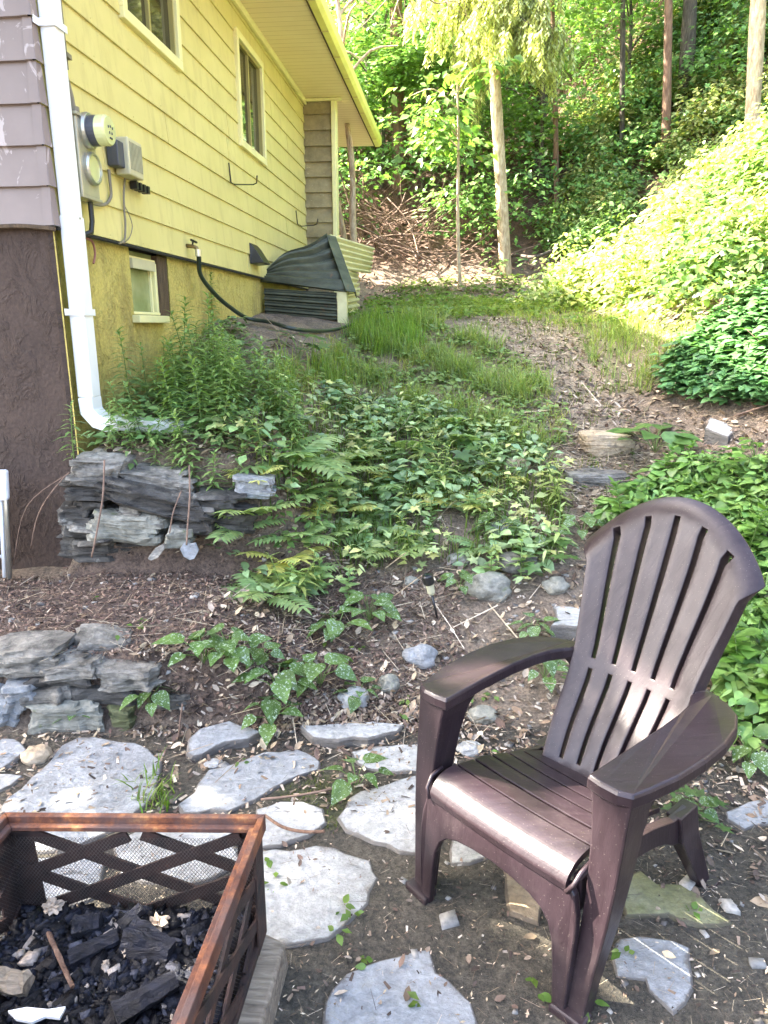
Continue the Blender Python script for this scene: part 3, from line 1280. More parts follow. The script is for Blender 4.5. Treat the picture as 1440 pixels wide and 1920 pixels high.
# grey telephone / service box
ub = thing('service_box', 'slate grey service box with a ribbed beige cover', 'utility box', WP(.5, 2.3, .03))
us0 = wall_hit(205, 300, .02)[0]
uzt, uzb = wall_hit(208, 248, .05)[1], wall_hit(222, 325, .05)[1]
mb = MB()
wbox(mb, us0 - .01, us0 + .13, uzb + .03, uzt - .03, .012, .075)
mb.build('back_box', M['dark_plastic'], ub, bevel=.006)
mb = MB()
wbox(mb, us0 + .06, us0 + .235, uzb, uzt, .020, .10)
mb.build('cover', M['beige_plastic'], ub, bevel=.008)
mb = MB()
for k in range(9):
    a = us0 + .078 + k * .017
    wbox(mb, a, a + .007, uzb + .03, uzt - .02, .0985, .104)
mb.build('cover_rib', M['grey_metal'], ub)
mb = MB()
wbox(mb, us0 + .25, us0 + .40, uzb - .02, uzt - .06, .013, .024)
mb.build('mounting_board', M['yellow_siding'], ub)
mb = MB()
for k in range(4):
    wbox(mb, us0 + .20 + k * .05, us0 + .225 + k * .05, uzb - .045, uzb - .005, .03, .07)
mb.build('cable_gland', M['black_rubber'], ub)

cb = thing('wall_cable', 'thin cables looping below the meter to the foundation', 'cable', WP(.5, 2.1, .02))


def wcab(pts, r, name, mat, off=.025):
    mb = MB()
    P = []
    for (x, y) in pts:
        s, z = wall_hit(x, y, off)
        P.append(WP(s, z, off))
    # smooth
    Q = []
    for i in range(len(P) - 1):
        for k in range(4):
            t = k / 4
            p0, p1, p2, p3 = P[max(i - 1, 0)], P[i], P[i + 1], P[min(i + 2, len(P) - 1)]
            Q.append(.5 * ((2 * p1) + (p2 - p0) * t + (2 * p0 - 5 * p1 + 4 * p2 - p3) * t * t + (3 * p1 - p0 - 3 * p2 + p3) * t ** 3))
    Q.append(P[-1])
    mb.tube(Q, r, 6)
    return mb.build(name, mat, cb)


wcab([(204, 318), (207, 350), (208, 368), (200, 382), (186, 384), (168, 378), (145, 366)], .008, 'loop_cable', M['cable'])
wcab([(234, 335), (232, 365), (233, 395), (235, 420), (233, 450), (224, 456)], .006, 'twisted_cable', M['cable'])
wcab([(233, 385), (243, 405), (248, 425), (243, 445), (232, 456)], .003, 'thin_wire', M['cable'])
wcab([(160, 446), (172, 452), (177, 465), (178, 480), (175, 494)], .006, 'frayed_cable', M['red_cable'], off=.0)

# hooks
for k, (pts, lab) in enumerate((([(429, 305), (433, 342), (440, 346), (475, 346), (481, 343), (482, 330)], 'black wire hook on the siding below the narrow window'),
                                ([(555, 395), (558, 420), (565, 424), (588, 422), (594, 420), (596, 411)], 'thin wire hook near the far end of the siding'))):
    s, z = wall_hit(*pts[0], .02)
    hk = MB()
    P = []
    for i, (x, y) in enumerate(pts):
        off = .02 if i < 2 else .03 + .04 * (i - 1)
        s_, z_ = wall_hit(x, y, off)
        P.append(WP(s_, z_, off))
    hk.tube(P, .006, 6)
    o = hk.build('wall_hook', M['black_plastic'])
    tag(o, lab, 'hook', 'hooks on the yellow wall')

# vent hood
s, z = wall_hit(478, 480, .02)
mb = MB()
a = [WP(s - .22, z + .13, .015), WP(s - .20, z - .085, .015), WP(s + .13, z - .085, .015), WP(s + .12, z - .07, .015)]
vt = [WP(s - .13, z + .10, .012), WP(s + .13, z + .10, .012), WP(s + .13, z - .075, .012), WP(s - .13, z - .075, .012),
      WP(s - .12, z + .06, .05), WP(s + .12, z + .06, .05), WP(s + .12, z - .065, .13), WP(s - .12, z - .065, .13)]
mb.add(vt, [(0, 1, 5, 4), (1, 2, 6, 5), (2, 3, 7, 6), (3, 0, 4, 7), (4, 5, 6, 7)])
o = mb.build('dryer_vent', M['black_plastic'], None, bevel=.004)
tag(o, 'small black vent hood low on the yellow siding', 'vent')

# faucet
s, z = wall_hit(356, 462, .03)
fa = thing('faucet', 'old brass garden faucet on the lower yellow siding', 'faucet', WP(s, z, .03))
mb = MB()
mb.tube([WP(s, z + .005, .0), WP(s, z, .05), WP(s, z - .01, .075), WP(s, z - .045, .085)], [.014, .013, .013, .015], 8)
mb.build('spout', M['copper'], fa, smooth=True)
mb = MB()
mb.tube([WP(s, z, .045), WP(s, z + .03, .055)], .006, 6)
mb.tube([WP(s - .05, z + .035, .06), WP(s + .05, z + .03, .06)], .008, 6)
mb.build('handle', M['black_plastic'], fa)


def spline(P, n=6):
    Q = []
    for i in range(len(P) - 1):
        for k in range(n):
            t = k / n
            p0, p1, p2, p3 = P[max(i - 1, 0)], P[i], P[i + 1], P[min(i + 2, len(P) - 1)]
            Q.append(.5 * ((2 * p1) + (p2 - p0) * t + (2 * p0 - 5 * p1 + 4 * p2 - p3) * t * t + (3 * p1 - p0 - 3 * p2 + p3) * t ** 3))
    Q.append(P[-1])
    return Q


hp = [WP(s, z - .03, .085), WP(s + .01, z - .07, .085)]
for (x, y, Y) in ((376, 515, 5.15), (400, 548, 5.3), (430, 575, 5.5), (465, 597, 5.7)):
    hp.append(at_y(x, y, Y))
for (x, y) in ((505, 615), (545, 627), (585, 632), (625, 629), (660, 618), (690, 604), (715, 597), (745, 594), (770, 600), (778, 610), (760, 617)):
    h_ = hit(x, y)
    hp.append(h_ + Vector((0, 0, .045)))
mb = MB()
mb.tube(spline(hp), .016, 8)
hs = thing('garden_hose', 'dark garden hose hanging from the faucet onto the grass', 'hose', hp[0])
mb.build('tube', M['hose'], hs, smooth=True)
mb = MB()
mb.tube([hp[0] + Vector((0, 0, .01)), hp[0] - Vector((0, 0, .035))], [.021, .019], 10)
mb.build('coupling', M['silver'], hs)

# ================================================================== CORRUGATED COVER (beside the wall)
cv = thing('cellar_hatch', 'rusty corrugated metal hatch box with a bent propped lid', 'hatch', at_y(560, 590, 7.0))


def corr_surf(c00, c10, c11, c01, waves, amp, along='u', nu=64, nv=8, bend=None):
    """bilinear sheet, corrugated; corrugation lines run along v if along=='u'"""
    c00, c10, c11, c01 = map(Vector, (c00, c10, c11, c01))
    nrm = (c10 - c00).cross(c01 - c00).normalized()
    rows = []
    for j in range(nv + 1):
        v = j / nv
        row = []
        for i in range(nu + 1):
            u = i / nu
            p = c00 * (1 - u) * (1 - v) + c10 * u * (1 - v) + c11 * u * v + c01 * (1 - u) * v
            w = math.sin(u * waves * 2 * PI)
            w = max(-.7, min(.7, w)) / .7
            p = p + nrm * amp * w
            if bend:
                p = p + bend(u, v)
            row.append(p)
        rows.append(row)
    return rows


CYF = 7.0
gl = at_y(497, 588, CYF)
gr_ = at_y(632, 600, CYF)
zt = at_y(632, 549, CYF).z
zl = at_y(497, 541, CYF).z
mb = MB()
mb.loft(corr_surf(gl, Vector((gl.x, CYF, zl)), Vector((gr_.x, CYF, zt)), gr_, 4.5, .016, nu=72, nv=6), closed=False)
mb.build('front_panel', M['tin_dark'], cv, solid=.004)
bk = at_y(672, 592, 8.1)
bkt = at_y(672, 542, 8.1).z
mb = MB()
mb.loft(corr_surf(gr_ + Vector((.02, 0, 0)), Vector((gr_.x + .02, CYF, zt)), Vector((bk.x, 8.1, bkt)), bk, 4.5, .014, nu=72, nv=6), closed=False)
mb.build('side_panel', M['tin_pale'], cv, solid=.004)
mb = MB()
a = gr_ + Vector((.005, -.02, -.05))
mb.hexa([a, a + Vector((.09, .0, 0)), a + Vector((.1, .06, 0)), a + Vector((0, .06, 0))] + [p + Vector((0, 0, zt - a.z + .01)) for p in (a, a + Vector((.09, .0, 0)), a + Vector((.1, .06, 0)), a + Vector((0, .06, 0)))])
mb.build('corner_post', M['tin_pale'], cv, bevel=.004)
# lid: dark underside facing the camera, top edge propped
lidb0 = at_y(488, 524, 7.0)
lidb1 = at_y(650, 546, 6.96)
lidt0 = at_y(500, 508, 7.15)
lidt1 = at_y(613, 441, 7.55)
mb = MB()
rows = corr_surf(lidb0, lidt0, lidt1, lidb1, 5.5, .026, nu=110, nv=10,
                 bend=lambda u, v: Vector((0, .08 * math.sin(PI * u), (.05 * math.sin(PI * v) + .03 * math.sin(7 * v)) * u)))
mb.loft(rows, closed=False)
lid = mb.build('lid', M['tin_dark'], cv, solid=.004)
mb = MB()
fl = [[lidt1 + (lidb1 - lidt1) * t + Vector((-.005, -.03, 0)), lidt1 + (lidb1 - lidt1) * t + Vector((.085, .03, -.01)), lidt1 + (lidb1 - lidt1) * t + Vector((.09, .05, -.05 - .02 * math.sin(9 * t)))] for t in np.linspace(0, 1, 9)]
mb.loft(fl, closed=False)
o = mb.build('lid_flange', M['tin_dark'], cv, solid=.006)
# second sheet lying across the back, pale side up
q0, q1 = at_y(616, 440, 7.62), at_y(700, 466, 8.3)
q2, q3 = at_y(694, 513, 8.2), at_y(640, 505, 7.5)
mb = MB()
mb.loft(corr_surf(q0, q3, q2, q1, 5.5, .020, nu=90, nv=8), closed=False)
mb.build('back_sheet', M['tin_pale'], cv, solid=.004)
q0, q1 = at_y(634, 490, 7.5), at_y(668, 505, 8.05)
q2, q3 = at_y(673, 545, 8.0), at_y(655, 550, 7.3)
mb = MB()
mb.loft(corr_surf(q0, q3, q2, q1, 4.5, .016, nu=70, nv=6), closed=False)
mb.build('back_sheet', M['tin_pale'], cv, solid=.004)

# ================================================================== CHAIR
ER = Vector((.66, -.751, 0))
EB = Vector((.751, .66, 0))
CO = Vector((.237, 1.455, 0)) + ER * .032
ch = thing('adirondack_chair', 'brown plastic slatted garden armchair on the stone patio', 'garden chair', CO)


def CP(r, b, z):
    return CO + ER * r + EB * b + Vector((0, 0, z))


# --- backrest
PZ = [.255, .33, .41, .48, .545, .62, .72, .82, .92, 1.0]
PB = [.455, .505, .56, .602, .632, .662, .704, .745, .783, .806]
HWz = [.24, .30, .42, .49, .54, .58, .66, .76, .85, 1.0]
HWv = [.163, .168, .180, .188, .193, .196, .209, .227, .241, .246]


def back_pt(u, zz, ztop):
    b = float(np.interp(zz, PZ, PB))
    hw = float(np.interp(zz, HWz, HWv))
    b -= .030 * u * u                                    # sides wrap forward
    lum = .016 * math.exp(-((zz - .37) / .09) ** 2)
    b -= lum
    roll = max(0, (zz - (ztop - .035)) / .035)
    b += .022 * roll * roll
    return CP(u * hw, b, zz - .006 * roll)


def ztop(u):
    return 1.0 - .165 * abs(u) ** 2.0


ucols = []
GW = .033
bnd = [-1, -2 / 3, -1 / 3, 0, 1 / 3, 2 / 3, 1]
for k in range(6):
    a = bnd[k] + (GW if k > 0 else 0)
    b = bnd[k + 1] - (GW if k < 5 else 0)
    for q in range(4):
        ucols.append((a + (b - a) * q / 4, False))
    ucols.append((b, k < 5))
zlow = list(np.linspace(.255, .512, 9))
band = [.521, .533]
qup = list(np.linspace(0, 1, 26))
qcut = .955
rows = []
info = []
for zz in zlow:
    rows.append([back_pt(u, zz, ztop(u)) for u, g in ucols])
    info.append('low')
for zz in band:
    rows.append([back_pt(u, zz, ztop(u)) for u, g in ucols])
    info.append('band')
for q in qup:
    rows.append([back_pt(u, (.542 + (ztop(u) - .542) * q), ztop(u)) for u, g in ucols])
    info.append('up' if q < qcut else 'top')
mb = MB()
nc = len(ucols)
mb.v = [tuple(p) for r_ in rows for p in r_]
for i in range(len(rows) - 1):
    gap = (info[i] == 'low' and i >= 1 and info[i + 1] == 'low') or (info[i] == 'up' and info[i + 1] == 'up')
    for j in range(nc - 1):
        if gap and ucols[j][1]:
            continue
        mb.f.append((i * nc + j, i * nc + j + 1, (i + 1) * nc + j + 1, (i + 1) * nc + j))
bk_o = mb.build('backrest', M['resin'], ch, smooth=True, bevel=.003)
md = bk_o.modifiers.new('solid', 'SOLIDIFY')
md.thickness = .044
md.offset = 1
bk_o.modifiers.move(1, 0)
# ribbed joints between the slats (top band and waist band)
mb = MB()
for k in range(1, 6):
    u = bnd[k]
    for t in range(9):
        zz = .514 + t * .0033
        p, q = back_pt(u - GW * .8, zz, ztop(u)), back_pt(u + GW * .8, zz, ztop(u))
        mb.tube([p - EB * .0005, q - EB * .0005], .0014, 4)
    for t in range(9):
        zz = ztop(u) - .012 - t * .0052
        p, q = back_pt(u - GW * .8, zz, ztop(u)), back_pt(u + GW * .8, zz, ztop(u))
        mb.tube([p - EB * .0005, q - EB * .0005], .0014, 4)
mb.build('joint_ribs', M['resin'], ch)

# --- seat slats: profile along b
sb = [-.006, -.004, .006, .026, .052, .085]
sz = [.338, .346, .362, .376, .383, .385]


def seat_z(b):
    return float(np.interp(b, [.085, .20, .32, .46, .50], [.384, .366, .332, .280, .262]))


def hw_seat(b):
    return float(np.interp(b, [0, .1, .3, .5], [.206, .205, .19, .172]))


def slat(prof, name):
    mb = MB()
    rg = []
    for r_ in (-1, -.5, 0, .5, 1):
        ring = []
        for (b, z_) in prof:
            ring.append(CP(r_ * hw_seat(max(b, 0)), b, z_ - .006 * (1 - r_ * r_)))
        for (b, z_) in reversed(prof):
            ring.append(CP(r_ * hw_seat(max(b, 0)), b + .004, z_ - .018 - .006 * (1 - r_ * r_)))
        rg.append(ring)
    mb.loft(rg)
    return mb.build(name, M['resin'], ch, bevel=.003)


_fp = spline([Vector((b, z_, 0)) for b, z_ in zip(sb, sz)], 4)
slat([(p.x, p.y) for p in _fp], 'front_slat')
edges = [.093, .151, .158, .216, .223, .281, .288, .346, .353, .470]
for k in range(0, len(edges), 2):
    a, b = edges[k], edges[k + 1]
    slat([(a + (b - a) * t, seat_z(a + (b - a) * t)) for t in (0, .33, .66, 1)], 'seat_slat')

# --- side rails under the seat, running to the back legs
for sgn in (-1, 1):
    mb = MB()
    rg = []
    for t in np.linspace(0, 1, 14):
        b = .03 + t * .50
        top_ = np.interp(b, [.03, .2, .35, .46, .53], [.345, .335, .306, .272, .275])
        low_ = top_ - np.interp(t, [0, .4, .75, 1], [.085, .060, .060, .10])
        rr = np.interp(b, [0, .3, .53], [.222, .222, .226])
        rg.append([CP(sgn * (rr - .022), b, top_), CP(sgn * rr, b, top_ - .004), CP(sgn * (rr + .003), b, low_), CP(sgn * (rr - .012), b, low_)])
    mb.loft(rg)
    mb.build('side_rail', M['resin'], ch, smooth=False, bevel=.003)
    # back leg
    mb = MB()
    rg = []
    for t in np.linspace(0, 1, 8):
        zz = .272 * (1 - t)
        bc = np.interp(t, [0, .3, 1], [.515, .525, .615])
        hb = np.interp(t, [0, .3, 1], [.046, .044, .024])
        rc = np.interp(t, [0, 1], [.212, .248])
        wr = np.interp(t, [0, 1], [.022, .016])
        rg.append([CP(sgn * (rc - wr), bc - hb, zz), CP(sgn * (rc + wr), bc - hb, zz), CP(sgn * (rc + wr), bc + hb, zz), CP(sgn * (rc - wr), bc + hb, zz)])
    mb.loft(rg)
    mb.box(CP(sgn * .262, .622, .010), (.05, .05, .02), Matrix.Rotation(math.atan2(ER.y, ER.x), 3, 'Z'))
    mb.build('back_leg', M['resin'], ch, bevel=.004)
    # front post with its outer flange: wide at the arm, narrow at the foot
    mb = MB()
    rg = []
    zs_ = [0.0, .06, .15, .26, .36, .45, .52, .560, .583]
    r_in = [.226, .226, .229, .233, .233, .228, .221, .214, .208]
    r_out = [.270, .272, .281, .293, .300, .303, .305, .307, .308]
    b_f = [.000, .004, .012, .022, .031, .039, .045, .049, .051]
    b_d = [.055, .058, .066, .076, .086, .095, .112, .135, .165]
    for z_, a, b, f_, d_ in zip(zs_, r_in, r_out, b_f, b_d):
        rg.append([CP(sgn * a, f_, z_), CP(sgn * b, f_ + .002, z_), CP(sgn * (b - .004), f_ + d_, z_), CP(sgn * (a + .004), f_ + d_, z_)])
    mb.loft(rg)
    mb.build('front_leg', M['resin'], ch, bevel=.005)
    mb = MB()
    mb.hexa([CP(sgn * r_, b_, z_) for z_ in (0, .026) for r_, b_ in ((.196, -.026), (.283, -.020), (.278, .030), (.206, .030))])
    mb.build('foot', M['resin'], ch, bevel=.006)
    # arm
    def arm_outline():
        inner = [(.205, .046), (.212, .20), (.215, .33), (.212, .43), (.205, .49), (.192, .53), (.180, .56)]
        outer = [(.182, .615), (.215, .612), (.262, .590), (.305, .548), (.335, .475), (.350, .38), (.350, .28), (.340, .18), (.322, .10), (.308, .052), (.28, .040), (.24, .040)]
        return inner + outer
    mb = MB()
    out = arm_outline()

    def az(b):
        return .586 - .010 * max(0, (b - .3) / .3) ** 2 + .004 * math.sin(b * 6)
    rings = []
    for dz, inset in ((-.036, .006), (-.030, .0), (-.008, .0), (0, .005)):
        ctr_r, ctr_b = .265, .32
        ring = []
        for (r_, b_) in out:
            k = 1 - inset / .08
            ring.append(CP(sgn * (ctr_r + (r_ - ctr_r) * (k if inset else 1)), ctr_b + (b_ - ctr_b) * (1 - inset / .3 if inset else 1), az(b_) + dz))
        rings.append(ring)
    mb.loft(rings)
    mb.build('armrest', M['resin'], ch, bevel=.003)
    # joint from arm to the waist of the back
    mb = MB()
    rg = []
    for t in np.linspace(0, 1, 7):
        r_ = .235 - .058 * t
        b_ = .578 + .020 * math.sin(t * 1.5)
        z_ = .560 - .024 * t
        hz = .016 + .030 * t * t
        rg.append([CP(sgn * r_, b_ - .025, z_ - hz), CP(sgn * r_, b_ + .03, z_ - hz), CP(sgn * r_, b_ + .03, z_ + hz), CP(sgn * r_, b_ - .025, z_ + hz)])
    mb.loft(rg)
    mb.build('arm_joint', M['resin'], ch, smooth=False, bevel=.005)

# --- front apron with arched opening and leg strips
half = [(0, .262), (.06, .258), (.11, .250), (.145, .236), (.168, .212), (.181, .175), (.188, .12), (.196, 0.0), (.228, 0.0), (.234, .12), (.238, .22), (.236, .27), (.224, .318), (.21, .334), (0, .328)]
mb = MB()
outl = half + [(-r_, z_) for (r_, z_) in reversed(half[1:-1])]
front = [CP(r_, -.012 + .012 * (z_ / .3) ** 2, z_) for (r_, z_) in outl]
mb.extrude(front, EB * .02)
mb.build('apron', M['resin'], ch, bevel=.004)
for sgn in (-1, 1):
    mb = MB()
    arc = [(sgn * .208, -.004, .322), (sgn * .222, .0, .345), (sgn * .226, .02, .368), (sgn * .226, .06, .376)]
    mb.tube([CP(*p) for p in arc], .006, 6)
    mb.build('seat_edge_bead', M['resin'], ch, smooth=True)

# ================================================================== FIRE PIT
PR = Vector((-.28, 1.39, 0))
ex = Vector((-1, .0, 0))
ey = Vector((-.092, -1, 0)).normalized()
ex = Vector((-1, .012, 0)).normalized()
PW = .585
ZR = .42
ZB = .10
fp = thing('fire_pit', 'rusty square steel fire pit with lattice sides full of charcoal', 'fire pit', PR + ex * PW / 2 + ey * PW / 2)


def PP(a, b, z):
    return PR + ex * a + ey * b + Vector((0, 0, z))


SIDES = [(lambda s, d, z: PP(s, d, z), 'back'), (lambda s, d, z: PP(d, s, z), 'right'), (lambda s, d, z: PP(s, PW - d, z), 'front'), (lambda s, d, z: PP(PW - d, s, z), 'left')]


def qb(mb, F, s0, s1, d0, d1, z0, z1):
    mb.hexa([F(s0, d0, z0), F(s1, d0, z0), F(s1, d1, z0), F(s0, d1, z0), F(s0, d0, z1), F(s1, d0, z1), F(s1, d1, z1), F(s0, d1, z1)])


for F, nm in SIDES:
    # mitred rim, stepped: outer lip high, inner lip lower
    mb = MB()
    for (d0, d1, z0, z1) in ((-.008, .007, ZR - .040, ZR), (.007, .023, ZR - .028, ZR - .016)):
        vs = []
        for z in (z0, z1):
            vs += [F(d0, d0, z), F(PW - d0, d0, z), F(PW - d1, d1, z), F(d1, d1, z)]
        mb.hexa(vs)
    mb.build('rim', M['rust'], fp, bevel=.002)
    # bottom rail
    mb = MB()
    qb(mb, F, .0, PW, .001, .02, ZB, ZB + .022)
    mb.build('bottom_rail', M['soot_rust'], fp, bevel=.002)
    # lattice
    mb = MB()
    zc0, zc1 = ZB + .02, ZR - .045
    hgt = zc1 - zc0
    sl = .42
    wdt = .0145

    def diag(sa, za, sb_, zb, d):
        L_ = math.hypot(sb_ - sa, zb - za)
        nx_, nz_ = -(zb - za) / L_ * wdt, (sb_ - sa) / L_ * wdt
        P4 = [(sa + nx_, za + nz_), (sa - nx_, za - nz_), (sb_ - nx_, zb - nz_), (sb_ + nx_, zb + nz_)]
        vs = [F(s_, d, z_) for s_, z_ in P4] + [F(s_, d + .006, z_) for s_, z_ in P4]
        mb.hexa(vs)

    def clipd(c, k, s0, s1):
        sa, sb_ = s0, s1
        za, zb = c + k * sa, c + k * sb_
        # clip to z range
        lo, hi = zc0, zc1
        if k > 0:
            sa = max(sa, (lo - c) / k)
            sb_ = min(sb_, (hi - c) / k)
        else:
            sa = max(sa, (hi - c) / k)
            sb_ = min(sb_, (lo - c) / k)
        if sb_ - sa > .03:
            return sa, c + k * sa, sb_, c + k * sb_
    for c in np.arange(zc0 - .40, zc1 + .2, .108):
        q = clipd(c, sl, .01, PW - .01)
        if q:
            diag(*q, .004)
        q = clipd(c + .30 + .05, -sl, .01, PW - .01)
        if q:
            diag(*q, .0105)
    mb.build('lattice', M['soot_rust'], fp)
    # fine wire mesh
    mb = MB()
    st = .0085
    w_ = .00055
    for sg in (1.3, -1.3):
        for c in np.arange(zc0 - PW * 1.3, zc1 + PW * 1.3, st * 1.3):
            q = clipd(c, sg, .005, PW - .005)
            if q:
                sa, za, sb_, zb = q
                mb.add([F(sa, .0185, za - w_ * 1.6), F(sb_, .0185, zb - w_ * 1.6), F(sb_, .0185, zb + w_ * 1.6), F(sa, .0185, za + w_ * 1.6)], [(0, 1, 2, 3)])
    mb.build('wire_mesh', M['wire'], fp)
for (a, b) in ((0, 0), (PW, 0), (0, PW), (PW, PW)):
    mb = MB()
    da = 1 if a == 0 else -1
    db = 1 if b == 0 else -1
    w = .055
    z0, z1 = ZB, ZR - .044
    k = 0 if (a, b) == (0, 0) else 0
    mb.hexa([PP(a, b, z0), PP(a + da * w * 1.25, b, z0), PP(a + da * w * 1.25, b + db * .004, z0), PP(a, b + db * .004, z0)] + [PP(a, b, z1), PP(a + da * w, b, z1), PP(a + da * w, b + db * .004, z1), PP(a, b + db * .004, z1)])
    mb.hexa([PP(a, b + db * .004, z0), PP(a + da * .004, b + db * .004, z0), PP(a + da * .004, b + db * w * 1.25, z0), PP(a, b + db * w * 1.25, z0)] + [PP(a, b + db * .004, z1), PP(a + da * .004, b + db * .004, z1), PP(a + da * .004, b + db * w, z1), PP(a, b + db * w, z1)])
    mb.build('corner_post', M['soot_rust'], fp)
mb = MB()
mb.hexa([PP(.01, .01, ZB - .01), PP(PW - .01, .01, ZB - .01), PP(PW - .01, PW - .01, ZB - .01), PP(.01, PW - .01, ZB - .01)] + [PP(.01, .01, ZB + .004), PP(PW - .01, .01, ZB + .004), PP(PW - .01, PW - .01, ZB + .004), PP(.01, PW - .01, ZB + .004)])
mb.build('ash_pan', M['soot_rust'], fp)

# charcoal bed: ash sheet plus a heap of lumps
ZC = .17
n_ = 30
V, Fq = [], []
for j in range(n_ + 1):
    for i in range(n_ + 1):
        a, b = .024 + (PW - .048) * i / n_, .024 + (PW - .048) * j / n_
        p = PP(a, b, ZC + .012 * float(vnoise(np.array(a), np.array(b), 14, 3)))
        V.append(p)
for j in range(n_):
    for i in range(n_):
        k = j * (n_ + 1) + i
        Fq += [k, k + 1, k + n_ + 2, k + n_ + 1]
Va = np.array([tuple(p) for p in V])
parts_V, parts_F, parts_C, base = [Va], [np.array(Fq)], [np.tile([.005, .005, .006], (len(Va), 1))], len(Va)
cube = np.array([(x, y, z) for z in (-1, 1) for x, y in ((-1, -1), (1, -1), (1, 1), (-1, 1))], float)
cf = np.array([(3, 2, 1, 0), (4, 5, 6, 7), (0, 1, 5, 4), (1, 2, 6, 5), (2, 3, 7, 6), (3, 0, 4, 7)])
for k in range(7500):
    a, b = rnd.uniform(.03, PW - .03), rnd.uniform(.03, PW - .03)
    s_ = abs(rnd.gauss(.003, .0036)) + .0024
    q = cube * np.array([s_ * rnd.uniform(.6, 1.9), s_ * rnd.uniform(.5, 1.1), s_ * rnd.uniform(.5, 1.1)]) * (1 + rng.uniform(-.3, .3, (8, 1)))
    R = np.array(Matrix.Rotation(rnd.uniform(0, 6.3), 3, 'Z') @ Matrix.Rotation(rnd.uniform(-1.4, 1.4), 3, 'X'))
    p = PP(a, b, ZC + rnd.uniform(.0, .020))
    parts_V.append(q @ R.T + np.array(p))
    parts_F.append((cf + base).ravel())
    base += 8
    h_ = rnd.random()
    c = (.004, .004, .006) if h_ < .66 else ((.010, .012, .020) if h_ < .90 else ((.06, .062, .075) if h_ < .965 else (.34, .29, .23)))
    parts_C.append(np.tile(c, (8, 1)))
o = np_mesh('charcoal', np.concatenate(parts_V), np.concatenate(parts_F), 4, M['coal'], None, np.concatenate(parts_C))
tag(o, 'bed of broken black charcoal and ash in the fire pit', 'charcoal', kind='stuff')


def rough_log(name, label, cat, a, b, mat, r, group=None, taper=.8, seg=9, nn=9, wob=.25):
    a, b = Vector(a), Vector(b)
    mb = MB()
    pts = [a + (b - a) * t for t in np.linspace(0, 1, seg)]
    ax = (b - a).normalized()
    x = ax.orthogonal().normalized()
    y = ax.cross(x)
    rg = []
    ph = [rnd.uniform(.7, 1.25) for _ in range(nn)]
    for i, p in enumerate(pts):
        k = 1 - (1 - taper) * i / (seg - 1)
        rg.append([p + (x * math.cos(q * 2 * PI / nn) + y * math.sin(q * 2 * PI / nn)) * r * k * ph[q] * rnd.uniform(1 - wob, 1 + wob) for q in range(nn)])
    mb.loft(rg)
    o = mb.build(name, mat, None, bevel=0)
    return tag(o, label, cat, group)


def pz(px, py, z):
    return at_z(px, py, z)


rough_log('charred_log', 'thick charred log at the lower edge of the fire pit', 'log', pz(215, 1905, .20), pz(330, 1838, .21), M['charred'], .030, wob=.1)
rough_log('charred_log', 'wedge of charred log with ridged bark in mid charcoal', 'log', pz(240, 1752, .215), pz(322, 1785, .20), M['charred'], .034, taper=.6, wob=.12)
rough_log('charred_log', 'slim charred stick leaning up toward the back lattice', 'log', pz(228, 1738, .21), pz(266, 1700, .235), M['charred'], .018, wob=.12)
rough_log('charred_log', 'burnt block lying between the crumpled paper scraps', 'log', pz(140, 1738, .20), pz(190, 1728, .205), M['charred'], .025, wob=.12)
rough_log('charred_log', 'long charred branch crossing the middle of the charcoal', 'log', pz(130, 1800, .195), pz(222, 1756, .205), M['charred'], .018, wob=.12)
rough_log('wood_scrap', 'unburnt grey wood end at the left of the charcoal', 'wood', pz(-30, 1835, .205), pz(54, 1850, .205), M['wood'], .020, taper=1)
rough_log('twig', 'scorched reddish twig lying across the charcoal', 'twig', pz(90, 1750, .215), pz(136, 1852, .20), M['bark_red'], .006)


def crumple(name, label, px, py, z, r, mat):
    me = bpy.data.meshes.new(name)
    import bmesh
    bm = bmesh.new()
    bmesh.ops.create_icosphere(bm, subdivisions=3, radius=r)
    sd = rnd.uniform(0, 50)
    for v in bm.verts:
        p = v.co.normalized()
        k = .65 + .8 * mnoise.noise(p * 2.7 + Vector((sd, 0, 0))) + .35 * mnoise.noise(p * 7 + Vector((0, sd, 0)))
        v.co = p * r * k
        v.co.z *= .7
    bm.to_mesh(me)
    bm.free()
    me.materials.append(mat)
    o = bpy.data.objects.new(name, me)
    o.location = at_z(px, py, z)
    COL.objects.link(o)
    return tag(o, label, 'paper')


crumple('crumpled_paper', 'crumpled brown paper by the back corner post of the fire pit', 98, 1700, .205, .026, M['paper'])
crumple('crumpled_paper', 'curled scorched paper behind the ridged charred log', 298, 1732, .205, .026, M['paper'])
crumple('crumpled_paper', 'small pale crumpled paper beside the ridged charred log', 240, 1780, .20, .017, M['paper'])
crumple('crumpled_paper', 'small flat paper scrap in front of the long charred branch', 196, 1808, .195, .013, M['paper'])
mb = MB()
o_ = [(15, 1895), (50, 1888), (90, 1892), (123, 1887), (112, 1908), (85, 1905), (60, 1916), (30, 1910)]
mb.extrude([at_z(x, y, .212) for x, y in o_], (0, 0, -.006))
tag(mb.build('paper_scrap', M['white_scrap']), 'torn white scrap lying on the charcoal', 'paper')

# weathered blocks under the pit
def block(name, label, c, s, rz, mat, cat, group=None, rough=.10, bev=.008):
    mb = MB()
    R = Matrix.Rotation(rz, 3, 'Z')
    mb.box((0, 0, 0), s)
    mb.v = [tuple(R @ Vector([q * (1 + rnd.uniform(-rough, rough)) for q in p]) + Vector(c)) for p in mb.v]
    return tag(mb.build(name, mat, None, bevel=bev), label, cat, group)


